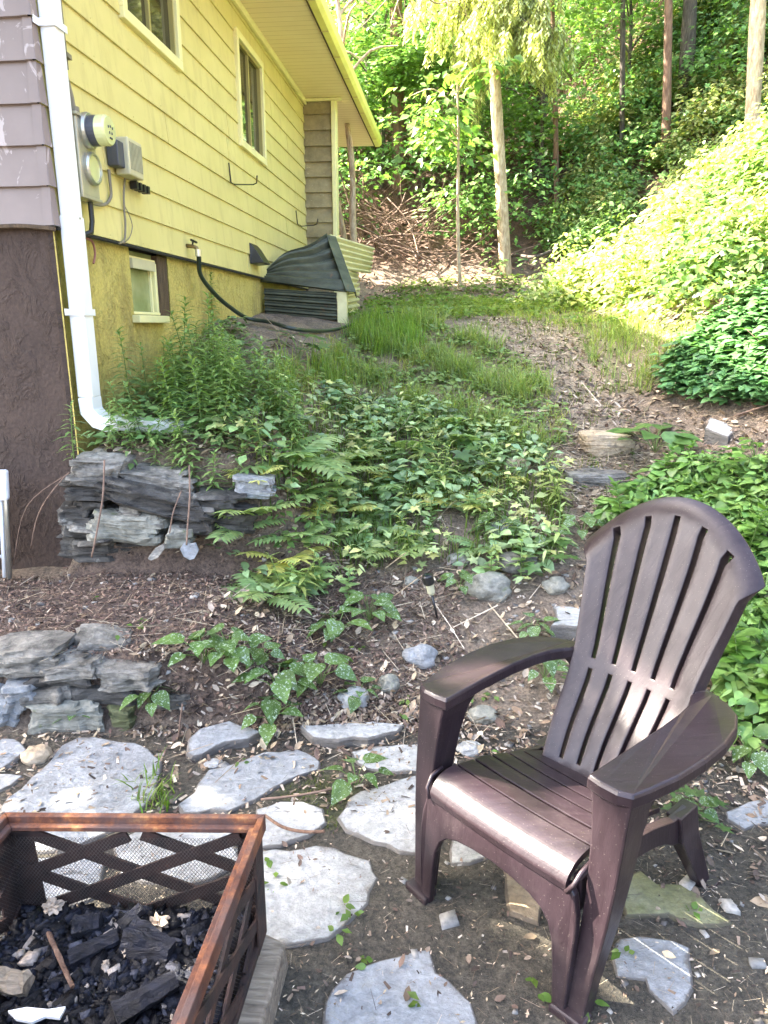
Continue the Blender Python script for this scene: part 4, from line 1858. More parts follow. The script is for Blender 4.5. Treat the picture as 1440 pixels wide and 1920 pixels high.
rz_ = math.atan2(ey.y, ey.x)
p = PP(.0, .15, .0)
block('timber_block', 'weathered timber under the right side of the fire pit', (p.x + .012, p.y - .04, .045), (.36, .065, .10), rz_, M['wood'], 'timber', 'timbers under the fire pit')
p = PP(PW - .02, .2, 0)
block('timber_block', 'timber under the far left side of the fire pit', (p.x, p.y, .045), (.36, .065, .10), rz_, M['wood'], 'timber', 'timbers under the fire pit')

# ================================================================== FLAGSTONES
def densify(poly, seed, step=.040, amp=.016):
    jr = random.Random(int(seed * 1000))
    out = []
    n = len(poly)
    for i in range(n):
        a, b = Vector(poly[i]), Vector(poly[(i + 1) % n])
        m = max(1, int((b - a).length / step))
        for k in range(m):
            p = a + (b - a) * k / m
            q = mnoise.noise(Vector((p.x * 9, p.y * 9, seed))) * amp + mnoise.noise(Vector((p.x * 31, p.y * 31, seed))) * amp * .6
            q2 = mnoise.noise(Vector((p.x * 9 + 50, p.y * 9, seed))) * amp
            out.append(Vector((p.x + q + jr.uniform(-.007, .007), p.y + q2 + jr.uniform(-.007, .007))))
    return out


def flag(px, label, mat='slate', lift=.009, tilt=(0, 0), group='flagstones of the patio', thick=.05, name='flagstone', zplane=None, seed=None):
    seed = rnd.uniform(0, 99)
    pts = []
    for (x, y) in px:
        p = hit(x, y) if y < 1470 else at_z(x, y, lift)
        pts.append((p.x, p.y))
    d = densify(pts, seed)
    cx = sum(p.x for p in d) / len(d)
    cy = sum(p.y for p in d) / len(d)
    z0 = gz(cx, cy)
    mb = MB()

    def ring(inset, dz):
        r = []
        for p in d:
            v = Vector((p.x - cx, p.y - cy))
            l = v.length
            v = v * (1 - inset / max(l, .02))
            z = z0 + dz + tilt[0] * v.x + tilt[1] * v.y
            r.append(Vector((cx + v.x, cy + v.y, z)))
        return r
    rings = [ring(.004, -thick), ring(.0, lift - .014), ring(-.001, lift - .008), ring(.003, lift - .001), ring(.008, lift + .001)]
    for f_ in (.72, .42, .15):
        r = []
        for q in rings[4]:
            v = q - Vector((cx, cy, q.z))
            p = Vector((cx + v.x * f_, cy + v.y * f_, 0))
            p.z = z0 + lift + .0015 + tilt[0] * v.x * f_ + tilt[1] * v.y * f_ + .0035 * mnoise.noise(Vector((p.x * 8, p.y * 8, seed)))
            r.append(p)
        rings.append(r)
    mb.loft(rings)
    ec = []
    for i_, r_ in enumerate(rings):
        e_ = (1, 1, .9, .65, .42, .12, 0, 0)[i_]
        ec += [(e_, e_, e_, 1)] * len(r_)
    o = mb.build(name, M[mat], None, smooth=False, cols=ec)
    return tag(o, label, 'flagstone' if name == 'flagstone' else 'stone', group)


flag([(-8, 1530), (20, 1495), (55, 1460), (95, 1430), (118, 1402), (145, 1389), (210, 1390), (262, 1396), (282, 1412), (302, 1435), (302, 1460), (280, 1505), (240, 1545), (120, 1600), (10, 1590)], 'large blue grey flagstone behind the fire pit')
flag([(-60, 1400), (-10, 1389), (30, 1390), (52, 1410), (30, 1432), (0, 1450), (-50, 1460)], 'blue flagstone cut by the left picture edge')
flag([(-60, 1462), (0, 1456), (45, 1460), (25, 1475), (-10, 1490), (-60, 1500)], 'small pale flagstone at the far left below the blue one', 'slate_pale')
flag([(348, 1424), (352, 1400), (372, 1384), (430, 1374), (480, 1379), (494, 1386), (465, 1402), (425, 1408), (380, 1424), (358, 1434)], 'narrow flagstone tilted up with a dark undercut edge', 'slate', .035, (.0, .12))
flag([(338, 1512), (360, 1495), (370, 1470), (390, 1447), (450, 1435), (500, 1415), (555, 1410), (608, 1435), (600, 1450), (560, 1462), (530, 1472), (500, 1495), (425, 1522), (350, 1526)], 'long grey flagstone in the middle behind the fire pit rim', 'slate')
flag([(557, 1377), (600, 1368), (700, 1364), (760, 1370), (745, 1386), (690, 1400), (630, 1405), (590, 1396)], 'flat slim flagstone at the foot of the slope', 'slate_pale', .03)
flag([(655, 1414), (700, 1402), (790, 1400), (800, 1446), (740, 1453), (690, 1447), (662, 1433)], 'pale flagstone just left of the chair arm post', 'slate_pale')
flag([(205, 1572), (330, 1540), (440, 1550), (455, 1620), (330, 1668), (225, 1650)], 'flagstone seen through the back mesh of the fire pit', 'slate_pale')
flag([(-30, 1622), (80, 1606), (190, 1612), (200, 1680), (60, 1722), (-30, 1700)], 'flagstone half under the fire pit at its left back corner', 'slate')
flag([(630, 1532), (650, 1502), (680, 1485), (720, 1470), (780, 1458), (808, 1540), (796, 1608), (750, 1606), (700, 1582), (650, 1560)], 'pale flagstone beside the left front chair leg', 'slate_pale')
flag([(480, 1525), (530, 1508), (575, 1505), (605, 1520), (616, 1550), (585, 1570), (525, 1586), (480, 1596)], 'pale flagstone touching the back corner of the fire pit', 'slate_pale')
flag([(455, 1602), (510, 1592), (625, 1588), (650, 1600), (690, 1613), (708, 1655), (685, 1700), (640, 1735), (620, 1757), (535, 1772), (460, 1772)], 'broad cracked pale flagstone right of the fire pit', 'slate_pale')
flag([(610, 1880), (650, 1830), (690, 1805), (805, 1770), (810, 1820), (895, 1882), (870, 1975), (590, 1975)], 'grey flagstone at the bottom edge between pit and chair', 'slate')
flag([(845, 1553), (880, 1548), (920, 1560), (915, 1612), (880, 1626), (847, 1622)], 'pale flagstone under the chair near its left front leg', 'slate_pale')
flag([(945, 1622), (985, 1640), (1020, 1690), (1012, 1734), (960, 1718), (946, 1680)], 'yellowish flagstone under the chair seen through the arch', 'tan_stone', .012)
flag([(1162, 1675), (1184, 1646), (1204, 1638), (1229, 1662), (1277, 1664), (1309, 1688), (1379, 1735), (1319, 1740), (1252, 1729), (1172, 1719)], 'mossy olive flagstone right of the front chair leg', 'slate_moss')
flag([(1148, 1777), (1162, 1767), (1261, 1767), (1293, 1783), (1287, 1809), (1299, 1825), (1299, 1863), (1261, 1908), (1220, 1873), (1210, 1850), (1162, 1844)], 'dusty grey flagstone half under seed litter at lower right', 'slate', .006)
flag([(1355, 1532), (1395, 1508), (1460, 1505), (1480, 1550), (1392, 1564), (1360, 1546)], 'sunken grey flagstone at the right edge behind the chair', 'slate', .006)
flag([(1038, 1128), (1075, 1120), (1125, 1126), (1125, 1205), (1036, 1206)], 'bright pale slab on the path behind the chair back', 'slate_pale', .03)
flag([(1318, 835), (1330, 803), (1366, 797), (1376, 815), (1360, 838)], 'pale flat stone lying in leaf litter beside the broad leaves', 'slate_pale', .05, (0, .3), None, name='flat_stone')


# ================================================================== STACKED STONES
def slab(px0, px1, py0, py1, Y, depth, label, mat, group, rz=0, roll=0, layers=4, seed=None, cat='stone', name='slate_stone', jag=.21):
    """irregular layered stone whose front face fills a picture box at distance Y"""
    a = at_y(px0, (py0 + py1) / 2, Y)
    b = at_y(px1, (py0 + py1) / 2, Y)
    t = at_y((px0 + px1) / 2, py0, Y)
    l = at_y((px0 + px1) / 2, py1, Y)
    w, h = (b - a).length, (t - l).length
    c = (a + b) / 2
    c.y = Y + depth / 2
    sd = rnd.uniform(0, 99)
    nn = 34
    layers = max(2, min(9, int(h / .017)))
    lay_s = [rnd.uniform(-.055, .045) for _ in range(layers + 1)]
    lay_x = [rnd.uniform(-.012, .012) for _ in range(layers + 1)]
    base = []
    for k in range(nn):
        an = k * 2 * PI / nn
        ca, sa = math.cos(an), math.sin(an)
        e = .42
        x = math.copysign(abs(ca) ** e, ca) * w / 2
        y = math.copysign(abs(sa) ** e, sa) * depth / 2
        q = 1 + jag * 1.7 * mnoise.noise(Vector((ca * 1.4, sa * 1.4, sd)))
        base.append(Vector((x * q, y * q, 0)))
    mb = MB()
    rings = []
    for i in range(layers + 1):
        f_ = i / layers
        for sub in ((0, 1) if 0 < i < layers else (0,)):
            r = []
            for k, p in enumerate(base):
                lay = i if sub else i - 1
                n1 = mnoise.noise(Vector((p.x * 9, lay * 5.3, sd + p.y * 9)))
                n2 = mnoise.noise(Vector((p.x * 30, i * 2.3, sd + p.y * 30)))
                sc = 1 + lay_s[lay] + jag * (n1 * .75 + n2 * .5) - (.06 if i in (0, layers) else 0)
                zz = (f_ - .5) * h + h * .16 * mnoise.noise(Vector((p.x * 7, p.y * 7 + sd, i * .6))) + sub * .002
                r.append(Vector((p.x * sc + lay_x[lay], p.y * sc, zz)))
            rings.append(r)
    top = [q * 1 for q in rings[-1]]
    rings.append([Vector((q.x * .5, q.y * .5, q.z + h * .03)) for q in top])
    bot = [Vector((q.x * .5, q.y * .5, q.z - h * .02)) for q in rings[0]]
    rings.insert(0, bot)
    R = Matrix.Rotation(rz, 3, 'Z') @ Matrix.Rotation(roll, 3, 'Y')
    mb.loft([[c + R @ q for q in r] for r in rings])
    o = mb.build(name, M[mat], None)
    return tag(o, label, cat, group)


G1 = 'stacked stones of the low wall'
LW = 2.43
for a in [
    (-40, 102, 1226, 1272, 2.43, .2, 'long layered grey slab ending the low wall at far left', 'wall_slate', 0, -.02),
    (104, 168, 1232, 1253, 2.47, .14, 'thin slate wedge on top of the low wall', 'wall_slate', 0, -.05),
    (66, 184, 1252, 1279, 2.42, .2, 'tan tinged slab tilted on the low wall', 'wall_slate', 0, -.10),
    (135, 236, 1206, 1240, 2.55, .18, 'pale slab lying in mulch above the low wall', 'wall_slate', .2, .12),
    (172, 292, 1262, 1302, 2.41, .22, 'thick layered slab at the right top of the low wall', 'wall_slate', 0, .03),
    (42, 162, 1278, 1293, 2.42, .2, 'thin dark slate strip in mid course of the low wall', 'dark_slate', 0, .03),
    (6, 64, 1288, 1316, 2.41, .18, 'small bluish chunk near the left of the low wall', 'slate', 0, -.05),
    (38, 124, 1298, 1326, 2.41, .2, 'wedge shaped slate in the middle of the low wall', 'wall_slate', 0, -.08),
    (119, 256, 1296, 1325, 2.43, .2, 'wide dark slab under the thick layered slab', 'dark_slate', 0, .05),
    (250, 346, 1304, 1329, 2.45, .2, 'flat brown slab at the right end of the low wall', 'dark_slate', 0, .04),
    (42, 194, 1322, 1382, 2.40, .2, 'big rough block at the foot of the low wall', 'boulder', 0, .03),
    (195, 253, 1332, 1384, 2.42, .18, 'squat mossy green block in the bottom course', 'moss_rock', 0, 0),
    (276, 312, 1334, 1372, 2.46, .16, 'small mossy stone in the shade at the low wall end', 'moss_rock', 0, 0),
    (-36, 29, 1306, 1356, 2.41, .18, 'blue grey stone tipped at the left foot of the low wall', 'slate', 0, .35),
    (236, 288, 1236, 1255, 2.58, .12, 'small grey piece lying alone in the mulch', 'wall_slate', .1, .03),
]:
    slab(*a[:8], G1, a[8], a[9])
# dark filler stones behind the low wall keep it from looking hollow
G2 = 'stones of the rough retaining wall'
for a in [
    (128, 222, 862, 916, 3.20, .28, 'pale topped block at the upper left of the retaining wall', 'wall_slate', 0, .12),
    (118, 206, 914, 938, 3.19, .24, 'flat ledge stone jutting left from the retaining wall', 'dark_slate', 0, .0),
    (134, 192, 936, 957, 3.21, .22, 'small dark stone under the jutting ledge', 'dark_slate', 0, 0),
    (188, 378, 920, 962, 3.16, .30, 'long slab sloping down to the right across the retaining wall', 'dark_slate', 0, .30),
    (212, 352, 893, 934, 3.24, .3, 'rough slab lying over the long sloping one', 'wall_slate', 0, .16),
    (248, 358, 879, 908, 3.30, .3, 'top slab under the tall weeds', 'wall_slate', 0, .08),
    (158, 304, 968, 1022, 3.15, .26, 'big grey brown block low in the retaining wall', 'boulder', 0, .10),
    (106, 172, 953, 1008, 3.22, .22, 'dark purple grey block against the brown stucco', 'dark_slate', 0, 0),
    (306, 364, 994, 1027, 3.14, .2, 'brownish stone at the right foot of the retaining wall', 'boulder', 0, 0),
    (334, 398, 983, 1006, 3.17, .2, 'flat stone above the brownish foot stone', 'dark_slate', 0, -.12),
    (360, 436, 928, 962, 3.20, .26, 'dark slab fading into the plants on the right', 'dark_slate', 0, .08),
    (440, 508, 898, 934, 3.27, .2, 'bluish stone among the leaves right of the retaining wall', 'slate', 0, .1),
    (212, 258, 955, 980, 3.19, .2, 'little stone wedged beneath the long sloping slab', 'wall_slate', 0, .1),
    (300, 400, 955, 990, 3.26, .2, 'shaded stone deep behind the hanging root', 'dark_slate', 0, 0),
    (110, 240, 1004, 1050, 3.28, .2, 'buried stone at the shaded left foot of the retaining wall', 'dark_slate', 0, 0),
    (395, 480, 950, 1000, 3.25, .2, 'half hidden slab behind the pale leaning leaves', 'dark_slate', 0, .1),
]:
    slab(*a[:8], G2, a[8], a[9])
for k in range(14):
    x_ = rnd.uniform(120, 430)
    y_ = rnd.uniform(905, 1025)
    w_2 = rnd.uniform(18, 45)
    slab(x_ - w_2, x_ + w_2, y_, y_ + rnd.uniform(7, 13), 3.19 + rnd.uniform(-.02, .06), .2, 'thin dark slate wedged between the larger stones of the retaining wall', ('dark_slate', 'wall_slate')[k % 2], G2, rnd.uniform(-.2, .2), rnd.uniform(-.1, .25), 2)


def chip(pts, Yf, label, mat, th=.02):
    mb = MB()
    P = [at_y(x, y, Yf + dy) for x, y, dy in pts]
    mb.extrude(P, (0, th, th * .3))
    return tag(mb.build('slate_chip', M[mat], None, bevel=.004), label, 'stone')


chip([(337, 1030, .02), (344, 1020, .05), (356, 1022, .05), (366, 1020, .06), (372, 1034, .03), (364, 1048, 0), (356, 1051, 0), (344, 1044, 0)], 3.03, 'heart shaped slate chip below the hanging root', 'slate', .015)
chip([(276, 1048, 0), (290, 1030, .04), (306, 1021, .06), (310, 1028, .05), (296, 1046, .0), (284, 1052, 0)], 3.05, 'long pointed slate chip leaning on the mulch', 'wall_slate', .015)

# steps and loose rocks
slab(1102, 1192, 818, 858, hit(1147, 860).y + .01, .30, 'squared tan stone step in the upper path', 'tan_stone', None, .05, -.05, 5, name='stone_step', cat='step', jag=.05)
slab(1064, 1192, 890, 918, hit(1128, 920).y + .01, .28, 'thin layered slab step crossing the path', 'wall_slate', None, 0, -.02, 4, name='stone_step', cat='step', jag=.06)


def rock(px, py, rpx, label, mat, sq=.7, name='rock', asp=1.2, lift=.3):
    p = hit(px, py)
    zc = p.y * cP - (p.z - CAMZ) * sP
    r = rpx * zc / FPX
    import bmesh
    bm = bmesh.new()
    bmesh.ops.create_icosphere(bm, subdivisions=4, radius=1)
    sd = rnd.uniform(0, 99)
    for v in bm.verts:
        q = v.co.normalized()
        k = 1 + .28 * mnoise.noise(q * 1.5 + Vector((sd, 0, 0))) + .10 * mnoise.noise(q * 4 + Vector((0, sd, 0))) + .03 * mnoise.noise(q * 11 + Vector((0, sd, 0)))
        k = min(k, 1.08)
        v.co = Vector((q.x * asp, q.y, q.z * sq)) * k * r
    me = bpy.data.meshes.new(name)
    bm.to_mesh(me)
    bm.free()
    me.polygons.foreach_set('use_smooth', [True] * len(me.polygons))
    me.materials.append(M[mat])
    o = bpy.data.objects.new(name, me)
    o.location = (p.x, p.y, p.z + r * sq * lift)
    o.rotation_euler = (0, 0, rnd.uniform(-.4, .4))
    COL.objects.link(o)
    return tag(o, label, 'rock')


rock(916, 1112, 36, 'rounded lichen spotted boulder behind the solar light', 'boulder', .8)
rock(788, 1240, 28, 'angular blue grey rock at the foot of the slope', 'slate', .8)
rock(729, 1290, 21, 'smooth round grey rock beside the slope plants', 'boulder', .95, asp=.95)
rock(664, 1318, 26, 'pale bluish rock half covered by spotted leaves', 'slate_pale', .8)
rock(968, 1062, 36, 'flat layered grey stone behind the boulder', 'wall_slate', .5)
rock(945, 998, 28, 'pale stone among the leaves above the boulder', 'slate_pale', .6)
rock(965, 878, 24, 'mossy tan stone at the grass edge of the path', 'tan_stone', .7)
rock(1042, 1104, 22, 'small grey rock by the bright path slab', 'boulder', .8)
rock(800, 1318, 18, 'small tan rock just behind the left chair arm', 'tan_stone', .7)
rock(905, 1345, 24, 'dull green grey rock seen under the chair arm', 'boulder', .6)
rock(880, 1408, 20, 'white split rock behind the chair seat', 'slate_pale', .6)
rock(70, 1424, 24, 'round tan rock between two left flagstones', 'tan_stone', .75)
rock(400, 1436, 14, 'flat pale pebble before the tilted flagstone', 'slate_pale', .4)
rock(770, 1095, 12, 'little grey rock left of the solar light', 'boulder', .8)
rock(860, 1052, 18, 'grey stone behind the top of the solar light', 'boulder', .6)

# ================================================================== SMALL MAN-MADE THINGS
b = hit(820, 1160)
sl_ = thing('solar_light', 'black solar stake light standing on the dark slope soil', 'garden light', b)
top = at_y(801, 1078, b.y)
hgt = (top - b).length
ax = (top - b).normalized()
mb = MB()
k = hgt / .23
mb.tube([b - ax * .03, b + ax * hgt * .55], [.004, .007], 8)
mb.build('stake', M['black_plastic'], sl_, smooth=True)
mb = MB()
mb.tube([b + ax * hgt * .55, b + ax * hgt * .60, b + ax * hgt * .80], [.012, .018, .020], 14)
mb.build('lens', M['lens'], sl_, smooth=False)
mb = MB()
mb.tube([b + ax * hgt * .79, b + ax * hgt * .82, b + ax * hgt * .97, b + ax * hgt], [.023, .026, .026, .022], 16)
mb.build('cap', M['black_plastic'], sl_)
mb = MB()
mb.box(b + ax * (hgt + .001), (.024, .024, .003))
mb.build('solar_panel', M['solar'], sl_)

# folding chair, folded flat against the brown wall, only its right edge in the picture
fcz = gz(-1.9, 3.2)
fc = thing('folding_chair', 'white folded metal chair leaning on the brown stucco wall', 'folding chair', (-1.92, 3.2, fcz))
xr = at_y(11, 1000, 3.22).x
zc0 = at_y(10, 1085, 3.2).z
zc1 = at_y(10, 884, 3.3).z
Wd = .40


def tilt_y(z):
    return 3.2 + (z - zc0) * .16


mb = MB()
pts = [Vector((xr, tilt_y(zc0), zc0)), Vector((xr, tilt_y(zc1 - .03), zc1 - .03)), Vector((xr - .03, tilt_y(zc1), zc1)), Vector((xr - Wd + .03, tilt_y(zc1), zc1)), Vector((xr - Wd, tilt_y(zc1 - .03), zc1 - .03)), Vector((xr - Wd, tilt_y(zc0), zc0))]
mb.tube(pts, .011, 10)
mb.build('frame', M['silver'], fc, smooth=True)
mb = MB()
mb.tube([Vector((xr - .035, tilt_y(zc0) + .02, zc0)), Vector((xr - .03, tilt_y(zc0 + .42) + .01, zc0 + .42))], .010, 10)
mb.tube([Vector((xr - Wd + .035, tilt_y(zc0) + .02, zc0)), Vector((xr - Wd + .03, tilt_y(zc0 + .42) + .01, zc0 + .42))], .010, 10)
mb.tube([Vector((xr - .035, tilt_y(zc0 + .1) + .02, zc0 + .1)), Vector((xr - Wd + .035, tilt_y(zc0 + .1) + .02, zc0 + .1))], .008, 8)
mb.build('rear_leg', M['white_paint'], fc, smooth=True)
mb = MB()
mb.hexa([Vector((a, tilt_y(z_) + dy, z_)) for z_ in (zc1 - .13, zc1 + .012) for a, dy in ((xr - Wd - .015, -.02), (xr + .015, -.02), (xr + .015, .018), (xr - Wd - .015, .018))])
mb.build('back_panel', M['white_paint'], fc, bevel=.012)
mb = MB()
mb.hexa([Vector((a, tilt_y(z_) + dy, z_)) for z_ in (zc0 + .06, zc0 + .36) for a, dy in ((xr - Wd + .04, -.01), (xr - .05, -.01), (xr - .05, .012), (xr - Wd + .04, .012))])
mb.build('seat', M['white_paint'], fc, bevel=.01)

# ================================================================== PLANTS
def rand_dirs(n, up=.0):
    a = rng.uniform(0, 2 * PI, n)
    return np.stack([np.cos(a), np.sin(a), np.full(n, up)], 1)


def weed_proto(seed, h, nl, leaf='lance', ls=.10, col=(.21, .34, .13), lean=.08):
    r = random.Random(seed)
    stem = MB()
    dx, dy = r.uniform(-lean, lean), r.uniform(-lean, lean)
    pts = [Vector((dx * t * t, dy * t * t, h * t)) for t in np.linspace(0, 1, 7)]
    stem.tube(pts, [.0045 * (1 - .6 * t) for t in np.linspace(0, 1, 7)], 5)
    P, Fw, Sz, N = [], [], [], []
    ga = r.uniform(0, 6)
    for k in range(nl):
        t = .12 + .88 * k / nl
        p = Vector((dx * t * t, dy * t * t, h * t))
        ga += 2.4
        upk = .25 + .9 * max(0, (t - .7) / .3)
        P.append(p)
        Fw.append((math.cos(ga), math.sin(ga), upk))
        N.append((-math.cos(ga) * upk, -math.sin(ga) * upk, 1))
        Sz.append(ls * (1 - .55 * abs(t - .45) / .55) * r.uniform(.8, 1.15))
    cl = Cloud()
    cl.add(P, Fw, N, Sz, jitcol(len(P), col, .2), leaf)
    return stem, cl


def make_proto(name, label, cat, group, stem, cl, mat, loc):
    t = thing(name, label, cat, loc, group)
    if stem is not None:
        stem.build('stem', M['stem'], t, local=True, smooth=True)
    cl.build('leaves', mat, t)
    return t


def place_all(protos, spots, smin=.8, smax=1.2, labels=None):
    used = set()
    for i, (x, y) in enumerate(spots):
        k = i % len(protos)
        s = rnd.uniform(smin, smax)
        p = (x, y, gz(x, y) - .008)
        if k not in used:
            o = protos[k]
            o.location = p
            o.rotation_euler = (0, 0, rnd.uniform(0, 6.3))
            o.scale = (s, s, s)
            used.add(k)
        else:
            o = copy_tree(protos[k], p, rnd.uniform(0, 6.3), s, tilt=(rnd.uniform(-.12, .12), rnd.uniform(-.12, .12)))
        if labels and i < len(labels) and labels[i]:
            o['label'] = labels[i]
            if 'group' in o and labels[i] != protos[k].get('label'):
                pass


GW_ = 'tall weeds by the downspout'
LWD = 'tall narrow leaved weed in the thicket beside the downspout outlet'
protos = []
for k in range(5):
    st, cl = weed_proto(100 + k, [.58, .50, .62, .44, .52][k], [58, 52, 62, 46, 52][k], ls=[.14, .13, .15, .125, .135][k])
    protos.append(make_proto('tall_weed', LWD, 'weed', GW_, st, cl, M['leaf'], (0, 0, 0)))
spots = []
tries = 0
while len(spots) < 96 and tries < 4000:
    tries += 1
    x, y = rnd.uniform(-1.35, -.38), rnd.uniform(3.38, 5.0)
    if x < wall_x(y) + .14:
        continue
    if y < 3.5 and x > -.6:
        continue
    if x > -.38 - (y - 3.4) * .22:
        continue
    if any((x - a) ** 2 + (y - b) ** 2 < .006 for a, b in spots):
        continue
    spots.append((x, y))
for i, (x, y) in enumerate(spots):
    pass
_tp = np.array([(x, y, gz(x, y) + .36) for x, y in spots])
_tx, _ty = project(_tp)
spots = [q for q, a, b in zip(spots, _tx, _ty) if q[1] > 3.70 and b > 575 + max(0, a - 360) * .5]
place_all(protos, spots, .55, .88)
st, cl = weed_proto(140, .30, 34, 'lance', .085)
o = make_proto('tall_weed', 'lone short weed left of the downspout against brown stucco', 'weed', None, st, cl, M['leaf'], at_y(140, 872, 3.30))
o['group'] = GW_
for (x, y, Y, lab) in ((320, 700, 5.0, 'tall weed rising in front of the basement window'), (405, 705, 5.6, 'pale tipped tall weed right of the basement window')):
    b = hit(x, y)
    b = at_y(x, y, Y)
    b.z = gz(b.x, b.y)
    o = copy_tree(protos[2], b, rnd.uniform(0, 6), .62, lab)


for (x, y, Y, s_) in ((215, 872, 3.42, .5), (250, 880, 3.40, .45), (290, 878, 3.38, .55), (330, 880, 3.36, .5), (370, 885, 3.36, .62), (400, 900, 3.34, .66), (425, 915, 3.34, .55), (345, 868, 3.5, .7), (270, 862, 3.5, .6), (235, 858, 3.52, .6), (385, 872, 3.5, .75), (415, 880, 3.5, .7), (450, 900, 3.45, .6)):
    b = at_y(x, y, Y)
    b.z = gz(b.x, b.y) - .01
    copy_tree(protos[rnd.randrange(5)], b, rnd.uniform(0, 6.3), s_, tilt=(rnd.uniform(-.1, .3), rnd.uniform(-.2, .2)))


# ---------------- ferns: pinnate fronds
def fern_proto(seed, nf, fl, col):
    r = random.Random(seed)
    stem = MB()
    P, Fw, N, Sz = [], [], [], []
    for k in range(nf):
        a = k * 2 * PI / nf + r.uniform(-.4, .4)
        L_ = fl * r.uniform(.75, 1.1)
        elev = r.uniform(.5, 1.0)
        d = Vector((math.cos(a), math.sin(a), 0))
        pts = []
        for t in np.linspace(0, 1, 9):
            pts.append(d * (L_ * t * math.cos(elev * (1 - .5 * t))) + Vector((0, 0, L_ * (math.sin(elev) * t - .35 * t * t))))
        stem.tube(pts, [.003 * (1 - .7 * t) for t in np.linspace(0, 1, 9)], 4)
        side = Vector((-d.y, d.x, 0))
        m = 9
        for q in range(m):
            t = .22 + .78 * q / (m - 1)
            i = min(int(t * 8), 7)
            p = pts[i] + (pts[i + 1] - pts[i]) * (t * 8 - i)
            tg = (pts[i + 1] - pts[i]).normalized()
            nn = side.cross(tg)
            if nn.z < 0:
                nn = -nn
            lw = fl * .46 * (1 - .55 * abs(t - .45))
            for sg in (-1, 1):
                P.append(p)
                Fw.append(tuple(side * sg + tg * .55))
                N.append(tuple(nn))
                Sz.append(lw * r.uniform(.9, 1.1))
            if q == m - 1:
                P.append(p)
                Fw.append(tuple(tg))
                N.append(tuple(nn))
                Sz.append(lw)
    cl = Cloud()
    cl.add(P, Fw, N, Sz, jitcol(len(P), col, .18), 'fernleaf')
    return stem, cl


T['fernleaf'] = T_from_half([0, .3, .65, 1], [.03, .14, .11, .0], .25, .15)
GF = 'feathery compound leaved plants on the slope'
LFERN = 'feathery compound leaved plant on the leafy slope'
fer = []
for k, c in enumerate(((.28, .40, .17), (.24, .37, .17), (.50, .54, .20), (.23, .36, .17))):
    st, cl = fern_proto(200 + k, [6, 7, 6, 5][k], [.30, .33, .27, .28][k], c)
    fer.append(make_proto('compound_leaf_plant', LFERN, 'plant', GF, st, cl, M['leaf'], (0, 0, 0)))
sp = [(470, 985), (560, 1010), (640, 960), (690, 930), (600, 900), (500, 1120), (530, 1060), (760, 850), (800, 815), (830, 800), (720, 800), (450, 1010), (620, 1010), (700, 1000), (580, 960), (660, 1040), (740, 1040), (560, 1090),
      (860, 950), (900, 1030), (640, 870), (540, 870), (480, 900), (760, 960), (700, 860), (880, 840), (940, 900), (820, 900), (660, 790), (560, 930), (740, 900)]
place_all(fer, [(hit(x, y).x, hit(x, y).y) for x, y in sp], .5, .95)


# ---------------- small upright weeds between them
sp = [(p[0], p[1]) for p in scatter(4000, (-.7, 2.0, 2.9, 5.4), SLOPE)[:75]]
GSW = 'small upright weeds on the slope'
sw = []
for k, c_ in enumerate(((.26, .40, .16), (.21, .36, .17), (.34, .43, .16))):
    st, c2 = weed_proto(250 + k, [.24, .20, .28][k], [20, 18, 24][k], ['lance', 'ovate', 'lance'][k], [.085, .07, .095][k], c_, .08)
    sw.append(make_proto('small_weed', 'small upright leafy weed on the slope', 'weed', GSW, st, c2, M['leaf'], (0, 0, 0)))
place_all(sw, sp, .6, 1.25)


# ---------------- broad leaved clumps
def clump_proto(seed, n, ls, h, spread, tmpl, col, upright=.6):
    r = random.Random(seed)
    stem = MB()
    P, Fw, N, Sz = [], [], [], []
    for k in range(n):
        a = k * 2.4 + r.uniform(-.3, .3)
        rr = spread * math.sqrt((k + .6) / n) * r.uniform(.8, 1.1)
        hh = h * (1 - .5 * (k / n)) * r.uniform(.7, 1.15)
        d = Vector((math.cos(a), math.sin(a), 0))
        tip = d * rr + Vector((0, 0, hh))
        stem.tube([Vector((0, 0, 0)), d * rr * .35 + Vector((0, 0, hh * .65)), tip], .0022, 4, cap=False)
        P.append(tuple(tip))
        tilt = r.uniform(-.35, .25)
        Fw.append((d.x, d.y, tilt))
        N.append((-d.x * tilt * .8 + r.uniform(-.25, .25), -d.y * tilt * .8 - .25 + r.uniform(-.2, .2), 1))
        Sz.append(ls * r.uniform(.65, 1.15))
    cl = Cloud()
    cl.add(P, Fw, N, Sz, jitcol(n, col, .2, .1), tmpl)
    return stem, cl


